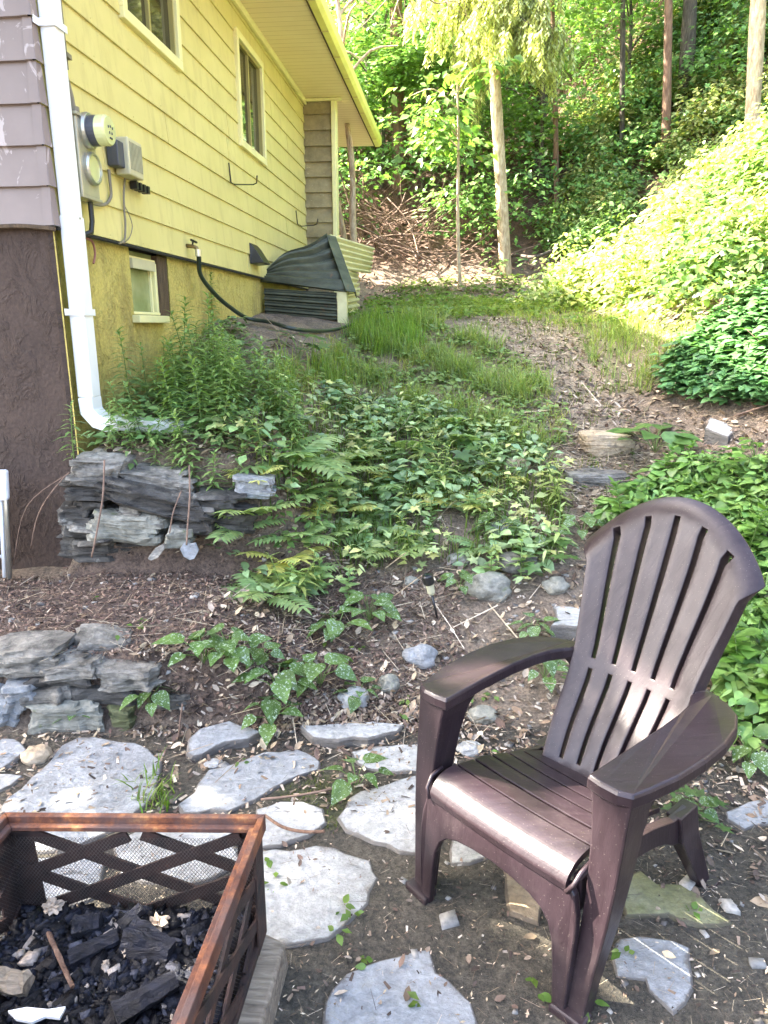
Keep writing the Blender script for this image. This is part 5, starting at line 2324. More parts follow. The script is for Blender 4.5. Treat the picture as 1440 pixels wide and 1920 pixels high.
GB = 'spotted heart leaved plants beside the low wall'
br_l = [
    ((385, 1262), .95, 'spotted heart leaved clump just right of the low wall top'),
    ((430, 1250), .9, 'pale spotted clump behind the low wall end'),
    ((490, 1245), .6, 'single tall spotted leaf plant in the mulch'),
    ((520, 1302), 1.0, 'spotted clump in the mulch above the tilted flagstone'),
    ((508, 1362), .85, 'spotted clump right above the narrow tilted flagstone'),
    ((600, 1290), .95, 'spotted plant between low wall and round grey rock'),
    ((632, 1200), .95, 'bright green spotted clump at the mulch edge of the slope'),
    ((692, 1165), .9, 'dark spotted clump left of the solar light'),
    ((672, 1318), .6, 'small spotted plant on the pale bluish rock'),
    ((285, 1332), .75, 'spotted plant growing out of the low wall'),
    ((145, 1352), .45, 'tiny green plant on the big block of the low wall'),
    ((668, 1478), .7, 'flat leaved plant between two pale flagstones'),
    ((1000, 1195), .7, 'small blue green plant left of the bright path slab'),
    ((1020, 1275), .7, 'small plant with thin stems seen through the left chair arm'),
    ((1300, 1530), .5, 'little pale leafed seedling behind the chair back leg'),
    ((1400, 1435), .8, 'low green plant at the right edge behind the chair arm'),
    ((180, 1010), .35, 'tiny plant growing from the retaining wall foot'),
    ((862, 1110), .7, 'spotted clump leaning over the rounded boulder'),
    ((1030, 1040), .9, 'leafy clump beside the path above the bright slab'),
    ((935, 1010), .9, 'leafy clump above the flat layered stone'),
    ((1090, 1010), .95, 'dark leafy clump left of the chair back top'),
]
bru = []
for k in range(3):
    st, cl = clump_proto(300 + k, [9, 11, 8][k], .105, .13, .11, 'heart', (.085, .16, .045))
    bru.append((st, cl))
for i, ((x, y), s, lab) in enumerate(br_l):
    b = hit(x, y) if y > 1000 or x > 1000 else hit(x, y)
    if i < 3:
        o = make_proto('heart_leaf_plant', lab, 'plant', GB, bru[i][0], bru[i][1], M['leaf_spot'], b)
        bru[i] = o
        o.scale = (s, s, s)
    else:
        o = copy_tree(bru[i % 3], b, rnd.uniform(0, 6.3), s, lab)

st, cl = clump_proto(330, 16, .20, .16, .20, 'ovate', (.075, .155, .05))
make_proto('broad_leaf_plant', 'large leaved clump growing over the tan stone step', 'plant', None, st, cl, M['leaf_gloss'], hit(1228, 850))
st, cl = clump_proto(331, 9, .17, .22, .16, 'maple', (.06, .13, .045))
mp = make_proto('maple_seedling', 'maple leaved seedling with dark green lobed leaves in mid slope', 'seedling', None, st, cl, M['leaf_gloss'], hit(850, 895))
copy_tree(mp, hit(700, 900), 3.0, .75, 'maple leaved seedling among the feathery plants in mid slope')
copy_tree(mp, hit(905, 905), 2.0, .8, 'maple leaved seedling beside the grass edge, right of its twin')
copy_tree(mp, hit(560, 680), 1.0, 1.0, 'pale lobed leaf plant below the hanging hose')
copy_tree(mp, hit(1020, 1075), 4.0, .7, 'lobed leaf seedling hanging over the path slab')
copy_tree(mp, hit(1300, 1545), 1.4, .45, 'pale lobed seedling behind the right chair leg')
GRB = 'leafy plants on the bank behind the chair'
LRB = 'green leafy plant on the bank behind the chair'
rb = []
for k in range(4):
    if k % 2 == 0:
        st, cl = weed_proto(360 + k, .34, 34, 'ovate', .11, (.10, .22, .045), .1)
    else:
        st, cl = clump_proto(360 + k, 18, .11, .22, .18, 'ovate', (.10, .21, .05))
    rb.append(make_proto('leafy_plant', LRB, 'plant', GRB, st, cl, M['leaf'], (0, 0, 0)))
sp = []
RBZ = [(1110, 1010), (1200, 930), (1290, 890), (1440, 880), (1500, 1400), (1395, 1420), (1330, 1250), (1300, 1050)]
P = scatter(700, (.9, 3.2, 1.9, 4.4), RBZ)
for p in P:
    if all((p[0] - a) ** 2 + (p[1] - b) ** 2 > .018 for a, b in sp):
        sp.append((p[0], p[1]))
place_all(rb, sp[:46], .6, 1.05)


# ---------------- ground cover masses
def plantlets(cl, P, nl, ls, h, tmpls, col, var=.3, yel=.2, spread=.06):
    n = len(P)
    if n == 0:
        return
    for _ in range(nl):
        a = rng.uniform(0, 2 * PI, n)
        rr = rng.uniform(.2, 1, n) * spread
        hh = rng.uniform(.25, 1, n) * h
        d = np.stack([np.cos(a), np.sin(a), rng.uniform(-.4, .35, n)], 1)
        pos = P + np.stack([np.cos(a) * rr, np.sin(a) * rr, hh], 1)
        nr = np.stack([rng.uniform(-.4, .4, n), rng.uniform(-.6, .2, n), np.ones(n)], 1)
        sz = ls * rng.uniform(.55, 1.2, n)
        c = jitcol(n, col, var, yel)
        ix = rng.integers(0, len(tmpls), n)
        for k, t in enumerate(tmpls):
            m = ix == k
            cl.add(pos[m], d[m], nr[m], sz[m], c[m], t)


LOWW = [(180, 800), (300, 640), (450, 620), (520, 700), (560, 800), (480, 900), (300, 890), (190, 870)]
BANK = [(1240, 700), (1290, 650), (1380, 590), (1500, 520), (1500, 800), (1440, 770), (1330, 770), (1250, 760)]
cl = Cloud()
plantlets(cl, scatter(15000, (-.8, 2.2, 2.4, 5.6), SLOPE, lambda x, y: (vnoise(x, y, 2.4, 8.0) > .0) & (vnoise(x, y, 5.5, 3.0) > -.35) & ((y > 3.75) | (rng.random(len(x)) < .4)))[:300], 5, .070, .14, ['ovate', 'heart', 'ovate', 'small'], (.23, .36, .20), .6, .15)
plantlets(cl, scatter(9000, (-.8, 2.2, 2.4, 5.6), SLOPE)[:170], 5, .070, .18, ['lance', 'maple', 'small'], (.30, .41, .20), .45, .3)
plantlets(cl, scatter(9000, (-1.6, .2, 3.3, 6.0), LOWW, lambda x, y: x > wall_x(y) + .1)[:320], 5, .065, .14, ['ovate', 'lance', 'small'], (.16, .28, .12), .45, .15)
plantlets(cl, scatter(6000, (-1.45, -.3, 3.3, 3.75), None, lambda x, y: x > wall_x(y) + .1)[:150], 5, .05, .10, ['ovate', 'lance', 'small'], (.13, .24, .09), .4)
o = cl.build('ground_cover', M['leaf_gloss'])
tag(o, 'low leafy ground cover on the slope below the grass', 'ground cover', kind='stuff')
cl = Cloud()
plantlets(cl, scatter(9000, (1.6, 4.6, 3.8, 7.5), BANK)[:1250], 6, .075, .15, ['heart', 'ovate'], (.08, .19, .075), .3, .1)
plantlets(cl, scatter(9000, (1.2, 3.6, 1.6, 4.6), RBZ)[:800], 5, .075, .15, ['ovate', 'lance', 'heart'], (.13, .26, .08), .4)
o = cl.build('ground_cover', M['leaf_gloss'])
tag(o, 'dense green creeper covering the bank at the right', 'ground cover', kind='stuff')

# sparse seedlings in mulch and seams
cl = Cloud()
P = scatter(260, (-1.6, 2.2, 1.2, 3.3), None, lambda x, y: (vnoise(x, y, 2.0, 3) > .15))
plantlets(cl, P[:110], 4, .03, .03, ['ovate', 'small'], (.09, .17, .04), spread=.02)
P = scatter(4000, (-.9, 3.2, 3.5, 8), GRASS_A + [] if False else GRASS_A)
plantlets(cl, P[:700], 5, .055, .07, ['small', 'ovate'], (.17, .28, .10), spread=.04)
P = scatter(8000, (-1.2, 3.5, 5.8, 11), [(640, 600), (780, 520), (960, 500), (1000, 560), (1250, 610), (1100, 620), (960, 590), (800, 610)])
plantlets(cl, P[:1000], 5, .07, .09, ['small', 'ovate', 'lance'], (.11, .20, .04), spread=.06)
P = scatter(12000, (.8, 2.6, 3.6, 7.4), PATH)
plantlets(cl, P[:90], 4, .035, .03, ['small', 'ovate'], (.10, .19, .04), spread=.03)
o = cl.build('seedlings', M['leaf'])
tag(o, 'scattered low seedlings in mulch, grass and path', 'ground cover', kind='stuff')


# ---------------- grass
def blades(V, F, C, base, P, h, w, col, lean=.5):
    n = len(P)
    a = rng.uniform(0, 2 * PI, n)
    hh = h * rng.uniform(.45, 1.15, n)
    ln = lean * rng.uniform(.2, 1.2, n)
    d = np.stack([np.cos(a), np.sin(a), np.zeros(n)], 1)
    s = np.stack([-np.sin(a), np.cos(a), np.zeros(n)], 1)
    ts = np.array([0, .4, .75, 1.0])
    ws = np.array([1, .9, .6, .08]) * w
    rows = []
    for t, wt in zip(ts, ws):
        c = P + d * (hh * ln * t * t)[:, None] + np.array([0, 0, 1.0]) * (hh * (t - .32 * ln * t * t))[:, None]
        rows.append(c + s * wt)
        rows.append(c - s * wt)
    vv = np.stack(rows, 1).reshape(-1, 3)
    f = np.array([(0, 1, 3, 2), (2, 3, 5, 4), (4, 5, 7, 6)])
    ff = f[None] + (np.arange(n) * 8)[:, None, None] + base
    cc = np.repeat(jitcol(n, col, .3, .3), 8, axis=0)
    V.append(vv)
    F.append(ff.ravel())
    C.append(cc)
    return base + n * 8


V, F, C = [], [], []
base = 0


def tufts(poly, box, ntuft, per, h, rad, col, w=.0028, thresh=-9, lean=.6):
    global base
    P = scatter(ntuft * 12, box, poly, (lambda x, y: vnoise(x, y, 2.6, 6.0) > thresh))[:ntuft]
    for _ in range(per):
        Q = P + np.stack([rng.normal(0, rad, len(P)), rng.normal(0, rad, len(P)), np.zeros(len(P))], 1)
        Q[:, 2] = height(Q[:, 0], Q[:, 1])
        base = blades(V, F, C, base, Q, h, w, col, lean)


GB_ = (-1.0, 3.4, 3.4, 8.2)
tufts(GRASS_A, GB_, 360, 15, .21, .028, (.20, .31, .11), thresh=.16, lean=1.0)
tufts(GRASS_A, GB_, 330, 7, .11, .05, (.25, .33, .12), thresh=-.5, lean=1.1)
tufts([(650, 640), (690, 610), (760, 612), (800, 650), (720, 680)], GB_, 260, 16, .24, .03, (.16, .30, .06), lean=.35)
tufts([(500, 740), (520, 690), (660, 690), (660, 740), (560, 760)], GB_, 150, 16, .24, .03, (.15, .26, .06), lean=.4)
tufts(GRASS_B, GB_, 170, 15, .21, .03, (.20, .31, .11), lean=1.1)
tufts(GRASS_C, (-1, 4.5, 5.5, 11), 480, 8, .11, .06, (.22, .33, .09), lean=1.0)
tufts(SLOPE, GB_, 420, 6, .16, .04, (.09, .17, .035))
tufts(PATH, GB_, 160, 5, .06, .04, (.13, .19, .05))
tufts([(240, 1490), (300, 1455), (330, 1480), (320, 1525), (250, 1525)], (-1.5, .5, 1.2, 2.6), 60, 9, .09, .02, (.09, .18, .03), lean=.9)
tufts([(520, 1475), (610, 1440), (640, 1500), (620, 1580), (560, 1500)], (-1, 1, 1.0, 2.6), 160, 8, .012, .02, (.07, .11, .02), w=.0015)
tufts([(300, 1440), (340, 1450), (370, 1450), (340, 1510), (300, 1510)], (-1.5, 1, 1.0, 2.6), 70, 8, .014, .02, (.09, .13, .025), w=.0015)
o = np_mesh('grass', np.concatenate(V), np.concatenate(F), 4, M['grass'], None, np.concatenate(C), smooth=True)
tag(o, 'long green grass in tufts on both sides of the path', 'grass', kind='stuff')


# ---------------- litter
def litter(name, label, sets, mat='litter'):
    cl = Cloud()
    for (P, size, cols, tm, tilt) in sets:
        n = len(P)
        if n == 0:
            continue
        d = rand_dirs(n)
        d[:, 2] = rng.uniform(-tilt, tilt, n)
        nr = np.stack([rng.uniform(-tilt, tilt, n), rng.uniform(-tilt, tilt, n), np.ones(n)], 1)
        c = np.array(cols)[rng.integers(0, len(cols), n)] * rng.uniform(.65, 1.35, (n, 1))
        Q = P.copy()
        Q[:, 2] += rng.uniform(.002, .010, n) + size * .1
        cl.add(Q, d, nr, size * rng.uniform(.4, 1.3, n), c, tm)
    o = cl.build(name, M[mat])
    return tag(o, label, 'litter', kind='stuff')


T['husk'] = (np.array([(0, .0, 0), (.5, -.16, .03), (1, 0, 0), (.5, .16, .03)]), np.array([(0, 1, 2, 3)]))
T['straw'] = (np.array([(0, .012, 0), (0, -.012, 0), (1, -.008, .03), (1, .008, .03)]), np.array([(0, 1, 2, 3)]))
T['dead'] = T_from_half([0, .3, .7, 1], [.03, .26, .2, .0], .35, -.2)
brown = [(.20, .15, .11), (.10, .07, .052), (.31, .245, .185), (.05, .036, .028), (.46, .39, .31), (.15, .10, .075)]
tanc = [(.40, .33, .22), (.30, .23, .15), (.50, .43, .32), (.20, .14, .09)]
pat = scatter(26000, (-1.6, 2.4, .5, 2.4))
w_ = vnoise(pat[:, 0], pat[:, 1], 1.3, 2.2) + sm(.2, 1.0, pat[:, 0]) * 1.2 - .3 > rng.uniform(-.8, 1.0, len(pat))
pa, pb = pat[w_], pat[~w_]
litter('seed_husks', 'pale seed husks and chaff scattered over the patio soil', [(pa[:6500], .012, tanc, 'husk', .35), (pa[6500:8500], .017, brown, 'chip', .5), (pa[8500:9100], .030, brown + tanc, 'dead', .6), (pa[9100:], .03, tanc, 'straw', .2),
    (pb[:3200], .008, brown, 'chip', .5), (pb[3200:3500], .02, brown, 'dead', .5), (pb[4300:5200], .04, tanc + brown, 'straw', .2)])
pb_ = scatter(900, (-1.6, 2.4, .6, 3.4))
V_, F_, C_, nb = [], [], [], 0
for p in pb_:
    s_ = abs(rnd.gauss(.004, .004)) + .002
    q = cube * np.array([s_ * rnd.uniform(.8, 1.6), s_ * rnd.uniform(.7, 1.2), s_ * .6]) * (1 + rng.uniform(-.35, .35, (8, 1)))
    R = np.array(Matrix.Rotation(rnd.uniform(0, 6.3), 3, 'Z'))
    V_.append(q @ R.T + p)
    F_.append((cf + nb).ravel())
    nb += 8
    C_.append(np.tile(np.array([(.22, .22, .21), (.12, .11, .10), (.36, .34, .30)][rnd.randrange(3)]), (8, 1)))
o = np_mesh('gravel', np.concatenate(V_), np.concatenate(F_), 4, M['litter'], None, np.concatenate(C_))
tag(o, 'small loose pebbles in the patio soil and bed', 'gravel', kind='stuff')
dkb = [(.22, .15, .11), (.11, .07, .052), (.30, .22, .165), (.055, .036, .028), (.15, .09, .07), (.09, .055, .042)]
bed = scatter(60000, (-2.4, .35, 2.42, 3.35))
litter('bark_mulch', 'brown shredded mulch on the bed above the low wall', [(bed[:19000], .015, dkb, 'chip', .7), (bed[19000:21800], .032, dkb, 'husk', .6), (bed[21800:22400], .030, brown + tanc, 'dead', .6), (bed[22400:22600], .05, tanc, 'straw', .3)])
slp = scatter(30000, (-.8, 2.6, 2.2, 5.4))
pth = scatter(30000, (.6, 2.7, 3.0, 7.4), PATH)
bnk = scatter(16000, (1.0, 4.5, 1.2, 6.5))
wtp = scatter(2500, (-1.5, -.2, 3.28, 3.7))
stp = scatter(4000, (-.95, .3, 2.38, 2.56))
pt2 = scatter(2500, (-1.6, 1.9, 1.9, 2.45))
litter('leaf_litter', 'dead leaves and chips lying on slope, path and bank', [
    (slp[:6000], .026, brown + tanc, 'chip', .6), (slp[6000:10500], .045, brown + tanc + tanc, 'dead', .7), (pth[:1600], .035, tanc + brown, 'dead', .5),
    (bnk[:3500], .05, brown + tanc, 'dead', .6), (bnk[3500:6500], .025, brown, 'chip', .6), (pt2, .024, brown + tanc, 'chip', .5), (wtp[:1500], .028, brown + tanc, 'chip', .8), (wtp[1500:], .04, brown + tanc, 'dead', .8), (stp[:2600], .024, brown, 'chip', 1.0), (stp[2600:], .03, brown + tanc, 'dead', 1.0)])
stw = scatter(30000, (.4, 2.6, 2.8, 5.2), [(980, 840), (1100, 790), (1230, 860), (1230, 930), (1160, 1010), (1040, 980)])
litter('straw', 'pale straw and thin twigs strewn over the path', [
    (stw[:1500], .16, tanc, 'straw', .25), (slp[11800:12200], .22, tanc, 'straw', 1.2), (slp[10500:11800], .14, tanc, 'straw', .3), (bed[22600:23300], .10, tanc, 'straw', .25), (pth[1600:2100], .12, tanc, 'straw', .2), (bnk[6500:7000], .13, tanc, 'straw', .3)])

# hanging roots on the retaining wall, a few sticks
def stick(pts, r, label, name='root', cat='root', mat='stick', group=None):
    mb = MB()
    mb.tube(spline([Vector(p) for p in pts], 5), r, 5)
    return tag(mb.build(name, M[mat], None, smooth=True), label, cat, group)


stick([at_y(355, 872, 3.12), at_y(356, 930, 3.06), at_y(352, 985, 3.05), at_y(350, 1022, 3.04)], .0042, 'long pale root hanging straight down the retaining wall')
stick([at_y(196, 862, 3.12), at_y(193, 930, 3.08), at_y(184, 985, 3.06), at_y(172, 1045, 3.05)], .0042, 'bent root hanging over the big grey brown block')
stick([at_y(130, 885, 3.2), at_y(95, 925, 3.15), at_y(70, 970, 3.2), at_y(58, 1028, 3.25)], .003, 'thin root arching left, the longer one on brown stucco', mat='stick')
stick([at_y(128, 888, 3.2), at_y(50, 950, 3.2), at_y(25, 1060, 3.25)], .0025, 'thinnest root arching far left over the brown stucco')
stick([at_y(340, 920, 3.1), at_y(325, 960, 3.06), at_y(318, 1000, 3.05)], .003, 'short broken root hanging right of the long sloping slab')
stick([hit(497, 1545) + Vector((0, 0, .03)), hit(530, 1568) + Vector((0, 0, .03)), hit(570, 1577) + Vector((0, 0, .03)), hit(610, 1576) + Vector((0, 0, .03))], .005, 'dark reddish twig on the flagstone by the fire pit', 'twig', 'twig', 'bark_red')
stick([hit(490, 1512) + Vector((0, 0, .02)), hit(570, 1500) + Vector((0, 0, .02)), hit(640, 1486) + Vector((0, 0, .02)), hit(675, 1476) + Vector((0, 0, .02))], .004, 'straight thin stick between the middle flagstones', 'twig', 'twig')
stick([hit(335, 1395) + Vector((0, 0, .02)), at_y(338, 1350, 2.3), at_y(342, 1320, 2.3)], .003, 'upright dry stalk at the end of the low wall', 'twig', 'twig')
stick([hit(1375, 790) + Vector((0, 0, .03)), hit(1440, 775) + Vector((0, 0, .05))], .006, 'dead stick on the bank at right edge', 'twig', 'twig')

# ================================================================== FOREST
def spray(cl, centers, nl, rad, flat, ls, col, tmpl='maple', var=.3, yel=.25, face=(-.25, -.45, 1)):
    """leaf sprays: every centre gets nl leaves in a flattened cloud"""
    n = len(centers)
    for _ in range(nl):
        a = rng.uniform(0, 2 * PI, n)
        rr = np.sqrt(rng.uniform(0, 1, n)) * rad
        off = np.stack([np.cos(a) * rr, np.sin(a) * rr, rng.normal(0, flat, n) - .25 * rr * rr / max(rad, .01)], 1)
        d = np.stack([np.cos(a) + rng.normal(0, .5, n), np.sin(a) + rng.normal(0, .5, n), rng.uniform(-.7, .1, n)], 1)
        nr = np.array(face)[None] + rng.normal(0, .38, (n, 3))
        nr[:, 2] = np.abs(nr[:, 2]) + .2
        cl.add(centers + off, d, nr, ls * rng.uniform(.6, 1.25, n), jitcol(n, col, var, yel), tmpl)


T['quad'] = T_from_half([0, .45, 1], [.03, .34, .0], .18, .3)

# understory shrubs on the wooded slope, one mass
cl = Cloud()
FOR_T = lambda x, y: (y > 10.9 - .10 * (x - 1.5)) & ~((np.abs(x + .15) < 1.0) & (y < 12.0))
P = scatter(9000, (-6, 15, 11.3, 25), None, FOR_T)
w_ = vnoise(P[:, 0], P[:, 1], .9, 3.3)
P = P[w_ > -.6][:4300]
hts = rng.uniform(.15, 1.0, len(P)) ** 1.3 * np.where(P[:, 1] < 13, 1.8, 3.1) * (.75 + .5 * vnoise(P[:, 0], P[:, 1], .6, 1.7))
P2 = P + np.stack([np.zeros(len(P)), np.zeros(len(P)), np.abs(hts)], 1)
spray(cl, P2, 36, .42, .09, .092, (.115, .25, .085), 'quad', .5, .25)
spray(cl, P2[::2], 24, .48, .08, .12, (.14, .29, .10), 'maple', .5, .2)
o = cl.build('understory', M['leaf'])
tag(o, 'dense leafy understory covering the wooded hillside', 'undergrowth', kind='stuff')

# sunlit bushy bank on the right
cl = Cloud()


def sunbank(x, y):
    return (x > np.interp(y, [6, 7, 8, 9.5, 11, 13, 20], [2.35, 2.3, 2.05, 1.75, 2.3, 3.2, 4.5]))


P = scatter(32000, (1.6, 14, 5.6, 17), None, sunbank)[:9500]
bc = scatter(3000, (1.6, 13, 5.8, 15), None, sunbank)[:330]
br_ = rng.uniform(.22, .62, len(bc))
for (b_, r_) in zip(bc, br_):
    n_l = int(115 * r_ / .4)
    dd = unit(rng.normal(0, 1, (n_l, 3)))
    dd[:, 2] = np.abs(dd[:, 2])
    q = b_ + dd * np.array([r_, r_, r_ * rng.uniform(.7, 1.7)]) * rng.uniform(.55, 1.05, (n_l, 1))
    t_ = rng.integers(0, 3)
    spray(cl, q, 9, .11, .05, (.060, .075, .085)[t_], ((.20, .31, .12), (.10, .20, .07), (.27, .35, .16))[t_], ('quad', 'ovate', 'small')[t_], .35, .3)
low = np.concatenate([P[:3600], scatter(6000, (1.8, 5.5, 5.5, 9.5), None, sunbank)[:1500]])
low[:, 2] += rng.uniform(.02, .16, len(low))
spray(cl, low, 7, .16, .05, .075, (.20, .30, .11), 'quad', .45, .3)
o = cl.build('undergrowth', M['leaf'])
tag(o, 'sunlit yellow green bushes covering the steep right bank', 'undergrowth', kind='stuff')

# forest floor debris
ff = scatter(9000, (-3, 8, 9.3, 16))
litter('forest_litter', 'reddish dead leaves on the forest floor', [(ff[:6500], .075, [(.26, .14, .10), (.36, .22, .16), (.15, .08, .055), (.45, .32, .24)], 'dead', .6)])
# brush pile
mb = MB()
c0 = hit(745, 500)
for k in range(120):
    a = c0 + Vector((rnd.gauss(0, .55), rnd.gauss(.4, .5), 0))
    a.z = gz(a.x, a.y) + abs(rnd.gauss(.05, .25))
    an = rnd.uniform(0, 6.3)
    l = rnd.uniform(.4, 1.3)
    d = Vector((math.cos(an), math.sin(an) * .6, rnd.uniform(-.1, .75))) * l
    mid = a + d * .5 + Vector((rnd.gauss(0, .07), rnd.gauss(0, .07), rnd.gauss(.05, .07)))
    r_ = rnd.uniform(.004, .013)
    mb.tube(spline([a, mid, a + d], 3), r_, 4, cap=False)
o = mb.build('brush_pile', M['stick'], None, smooth=True)
tag(o, 'tangled pile of dry brush below the wooded slope', 'brush pile', kind='stuff')
stick([hit(935, 512) + Vector((0, 0, .05)), hit(960, 495) + Vector((0, 0, .12)), at_y(1000, 482, 10.6), at_y(1035, 470, 10.8)], .025, 'dead branch lying by the foot of the spruce trunk', 'fallen_branch', 'branch', 'bark')


def trunk_mesh(pts, r0, r1, n=12, wob=.08):
    Q = spline([Vector(p) for p in pts], 5)
    m = len(Q)
    mb = MB()
    rs = [(r0 + (r1 - r0) * i / (m - 1)) * (1 + rnd.uniform(-wob, wob)) for i in range(m)]
    rs[0] *= 1.35
    mb.tube(Q, rs, n)
    return mb, Q


def tree(label, base_px, top_px, Y, r_px, mat, height_m=9, crown=None, leaf_col=(.11, .23, .065), crown_r=2.2, ncl=260, nl=14, ls=.115, group='trees of the wooded hillside', name='forest_tree', base=None, limbs=7, crown_z=(.45, 1.0), tmpl='quad', yt=0.0):
    if base is None:
        b = hit(*base_px)
        if abs(b.y - Y) > .01:
            b = at_y(base_px[0], base_px[1], Y)
            b.z = min(b.z, gz(b.x, b.y))
    else:
        b = Vector(base)
    t = at_y(top_px[0], top_px[1], Y + yt)
    d = (t - b).normalized()
    zc = Y * cP
    r = r_px * zc / FPX
    root = thing(name, label, 'tree', b, group)
    top = b + d * height_m
    pts = [b - d * .3] + [b + d * height_m * k / 5 + Vector((rnd.gauss(0, .02), rnd.gauss(0, .02), 0)) for k in range(1, 6)]
    mb, Q = trunk_mesh(pts, r, r * .45)
    mb.build('trunk', M[mat], root, smooth=True)
    tips = []
    for k in range(limbs):
        f_ = rnd.uniform(crown_z[0], .97)
        p = b + d * height_m * f_
        an = rnd.uniform(0, 6.3)
        l = crown_r * rnd.uniform(.5, 1.0)
        e = p + Vector((math.cos(an) * l, math.sin(an) * l, l * rnd.uniform(.1, .6)))
        lm = MB()
        lm.tube(spline([p, p + (e - p) * .5 + Vector((0, 0, .15)), e], 3), [r * .4, r * .36, r * .33, r * .3, r * .25, r * .2, r * .14], 6, cap=False)
        tips.append((p, e))
        lm.build('limb', M[mat], root, smooth=True)
    if ncl:
        cl = Cloud()
        cs = []
        for _ in range(ncl):
            p, e = tips[rnd.randrange(len(tips))]
            q = p + (e - p) * rnd.uniform(.25, 1.1)
            cs.append((q.x + rnd.gauss(0, crown_r * .22), q.y + rnd.gauss(0, crown_r * .22), q.z + rnd.gauss(0, crown_r * .18)))
        spray(cl, np.array(cs), nl, .35, .08, ls, leaf_col, tmpl)
        cl.build('crown', M['leaf'], root, np.array(b))
    return root


# spruce with a bare lower trunk and drooping lit branches
sp_b = hit(948, 514)
YS = sp_b.y
rt = thing('spruce_tree', 'tall spruce with bare sunlit trunk and drooping pale branches', 'tree', sp_b, 'trees of the wooded hillside')
tp = at_y(928, 120, YS)
d = (tp - sp_b).normalized()
mb, Q = trunk_mesh([sp_b - d * .2, sp_b + d * 1.2, sp_b + d * 2.6 + Vector((-.01, 0, 0)), sp_b + d * 4.2, sp_b + d * 7, sp_b + d * 11], 11.5 * YS / FPX, .05, 14, .05)
mb.build('trunk', M['bark_pale'], rt, smooth=True)
br = MB()
cl = Cloud()
LP, LF, LN, LS = [], [], [], []
for k in range(110):
    t = rnd.uniform(2.95, 9.0)
    p = sp_b + d * t
    an = rnd.uniform(0, 6.3)
    l = rnd.uniform(.55, 1.15) * (1.0 if t < 7 else .8)
    dv = Vector((math.cos(an), math.sin(an), 0))
    pts = [p, p + dv * l * .5 + Vector((0, 0, -.02 * l)), p + dv * l + Vector((0, 0, -.40 * l))]
    Qs = spline(pts, 5)
    br.tube(Qs, [.016 * (1 - .8 * i / (len(Qs) - 1)) for i in range(len(Qs))], 5, cap=False)
    # hanging twigs clothed with needles
    for q in Qs[2:]:
        for _ in range(3):
            ln = rnd.uniform(.18, .50)
            w = q + Vector((rnd.gauss(0, .06), rnd.gauss(0, .06), 0))
            dr = Vector((rnd.gauss(0, .12), rnd.gauss(0, .12), -1))
            br.tube([w, w + dr * ln], .004, 3, cap=False)
            for z_ in np.arange(0, ln, .028):
                for _ in range(2):
                    LP.append(tuple(w + dr * z_))
                    a_ = rnd.uniform(0, 6.3)
                    LF.append((math.cos(a_), math.sin(a_), -.9))
                    LN.append((math.cos(a_) * .9, math.sin(a_) * .9, 1))
                    LS.append(rnd.uniform(.06, .11))
br.build('branches', M['bark'], rt, smooth=True)
T['needle'] = T_from_half([0, .5, 1], [.10, .16, .02], .1, .1)
cl.add(LP, LF, LN, LS, jitcol(len(LP), (.50, .56, .30), .25, .1), 'needle')
cl.build('crown', M['needle'], rt, np.array(sp_b))

G_ = (.07, .145, .03)
tree('slim straight sapling left of the spruce', (865, 498), (858, 310), 10.6, 4, 'bark_pale', 2.6, crown_r=.7, ncl=26, nl=14, ls=.15, limbs=5, crown_z=(.6, 1))
tree('leaning peeling trunk close behind the house end', (668, 470), (654, 320), 10.1, 7, 'bark_pale', 4, crown_r=.8, ncl=0, limbs=5, crown_z=(.55, 1))
tree('left of two peeling trunks behind the house end', (655, 470), (632, 352), 10.3, 6, 'bark_pale', 3.6, crown_r=.8, ncl=0, limbs=5, crown_z=(.6, 1))
tree('thick dark tree behind the top of the house eave', (748, 330), (742, 20), 13.4, 13, 'bark_red', 10, crown_r=2.4, ncl=120, crown_z=(.45, 1))
tree('sunlit reddish tree above the right bank', (1254, 232), (1251, 0), 11.9, 8, 'bark_red', 9, crown_r=2.4, ncl=130, crown_z=(.35, 1))
tree('dark twin trunk right behind the sunlit reddish tree', (1285, 200), (1296, 20), 12.6, 13, 'bark', 10, crown_r=2.6, ncl=130, crown_z=(.4, 1))
tree('stout tree at the upper right picture edge', (1425, 150), (1422, 0), 10.2, 14, 'bark_pale', 8, crown_r=2.2, ncl=90, crown_z=(.5, 1))
tree('dark trunk right of the drooping spruce branches', (1018, 180), (1024, 20), 13.2, 10, 'bark', 10, crown_r=2.4, ncl=130, crown_z=(.4, 1))
tree('pale leaning young tree between spruce and reddish tree', (1056, 160), (1036, 0), 12.4, 5, 'bark_red', 7, crown_r=1.5, ncl=90, crown_z=(.3, 1))
tree('thin brown tree in the middle of the hillside', (1171, 240), (1168, 90), 12.6, 5, 'bark', 8, crown_r=1.8, ncl=100, crown_z=(.3, 1))
tree('slender dark tree in the gap left of the spruce', (800, 330), (806, 150), 14.5, 7, 'bark', 9, crown_r=1.9, ncl=120, crown_z=(.3, 1))
tree('shaded tree behind the peeling trunks', (700, 330), (694, 200), 14, 8, 'bark', 9, crown_r=2.0, ncl=120, crown_z=(.3, 1))
tree('leafy young maple left of the spruce trunk', (790, 380), (800, 250), 12.9, 4, 'bark', 3.6, crown_r=1.1, ncl=80, nl=40, ls=.115, crown_z=(.25, 1), tmpl='maple', leaf_col=(.15, .30, .09))
tree('leafy young maple right of the spruce trunk', (1010, 400), (1015, 260), 12.6, 4, 'bark', 4.0, crown_r=1.6, ncl=100, nl=40, ls=.115, crown_z=(.25, 1), tmpl='maple', leaf_col=(.14, .28, .085))
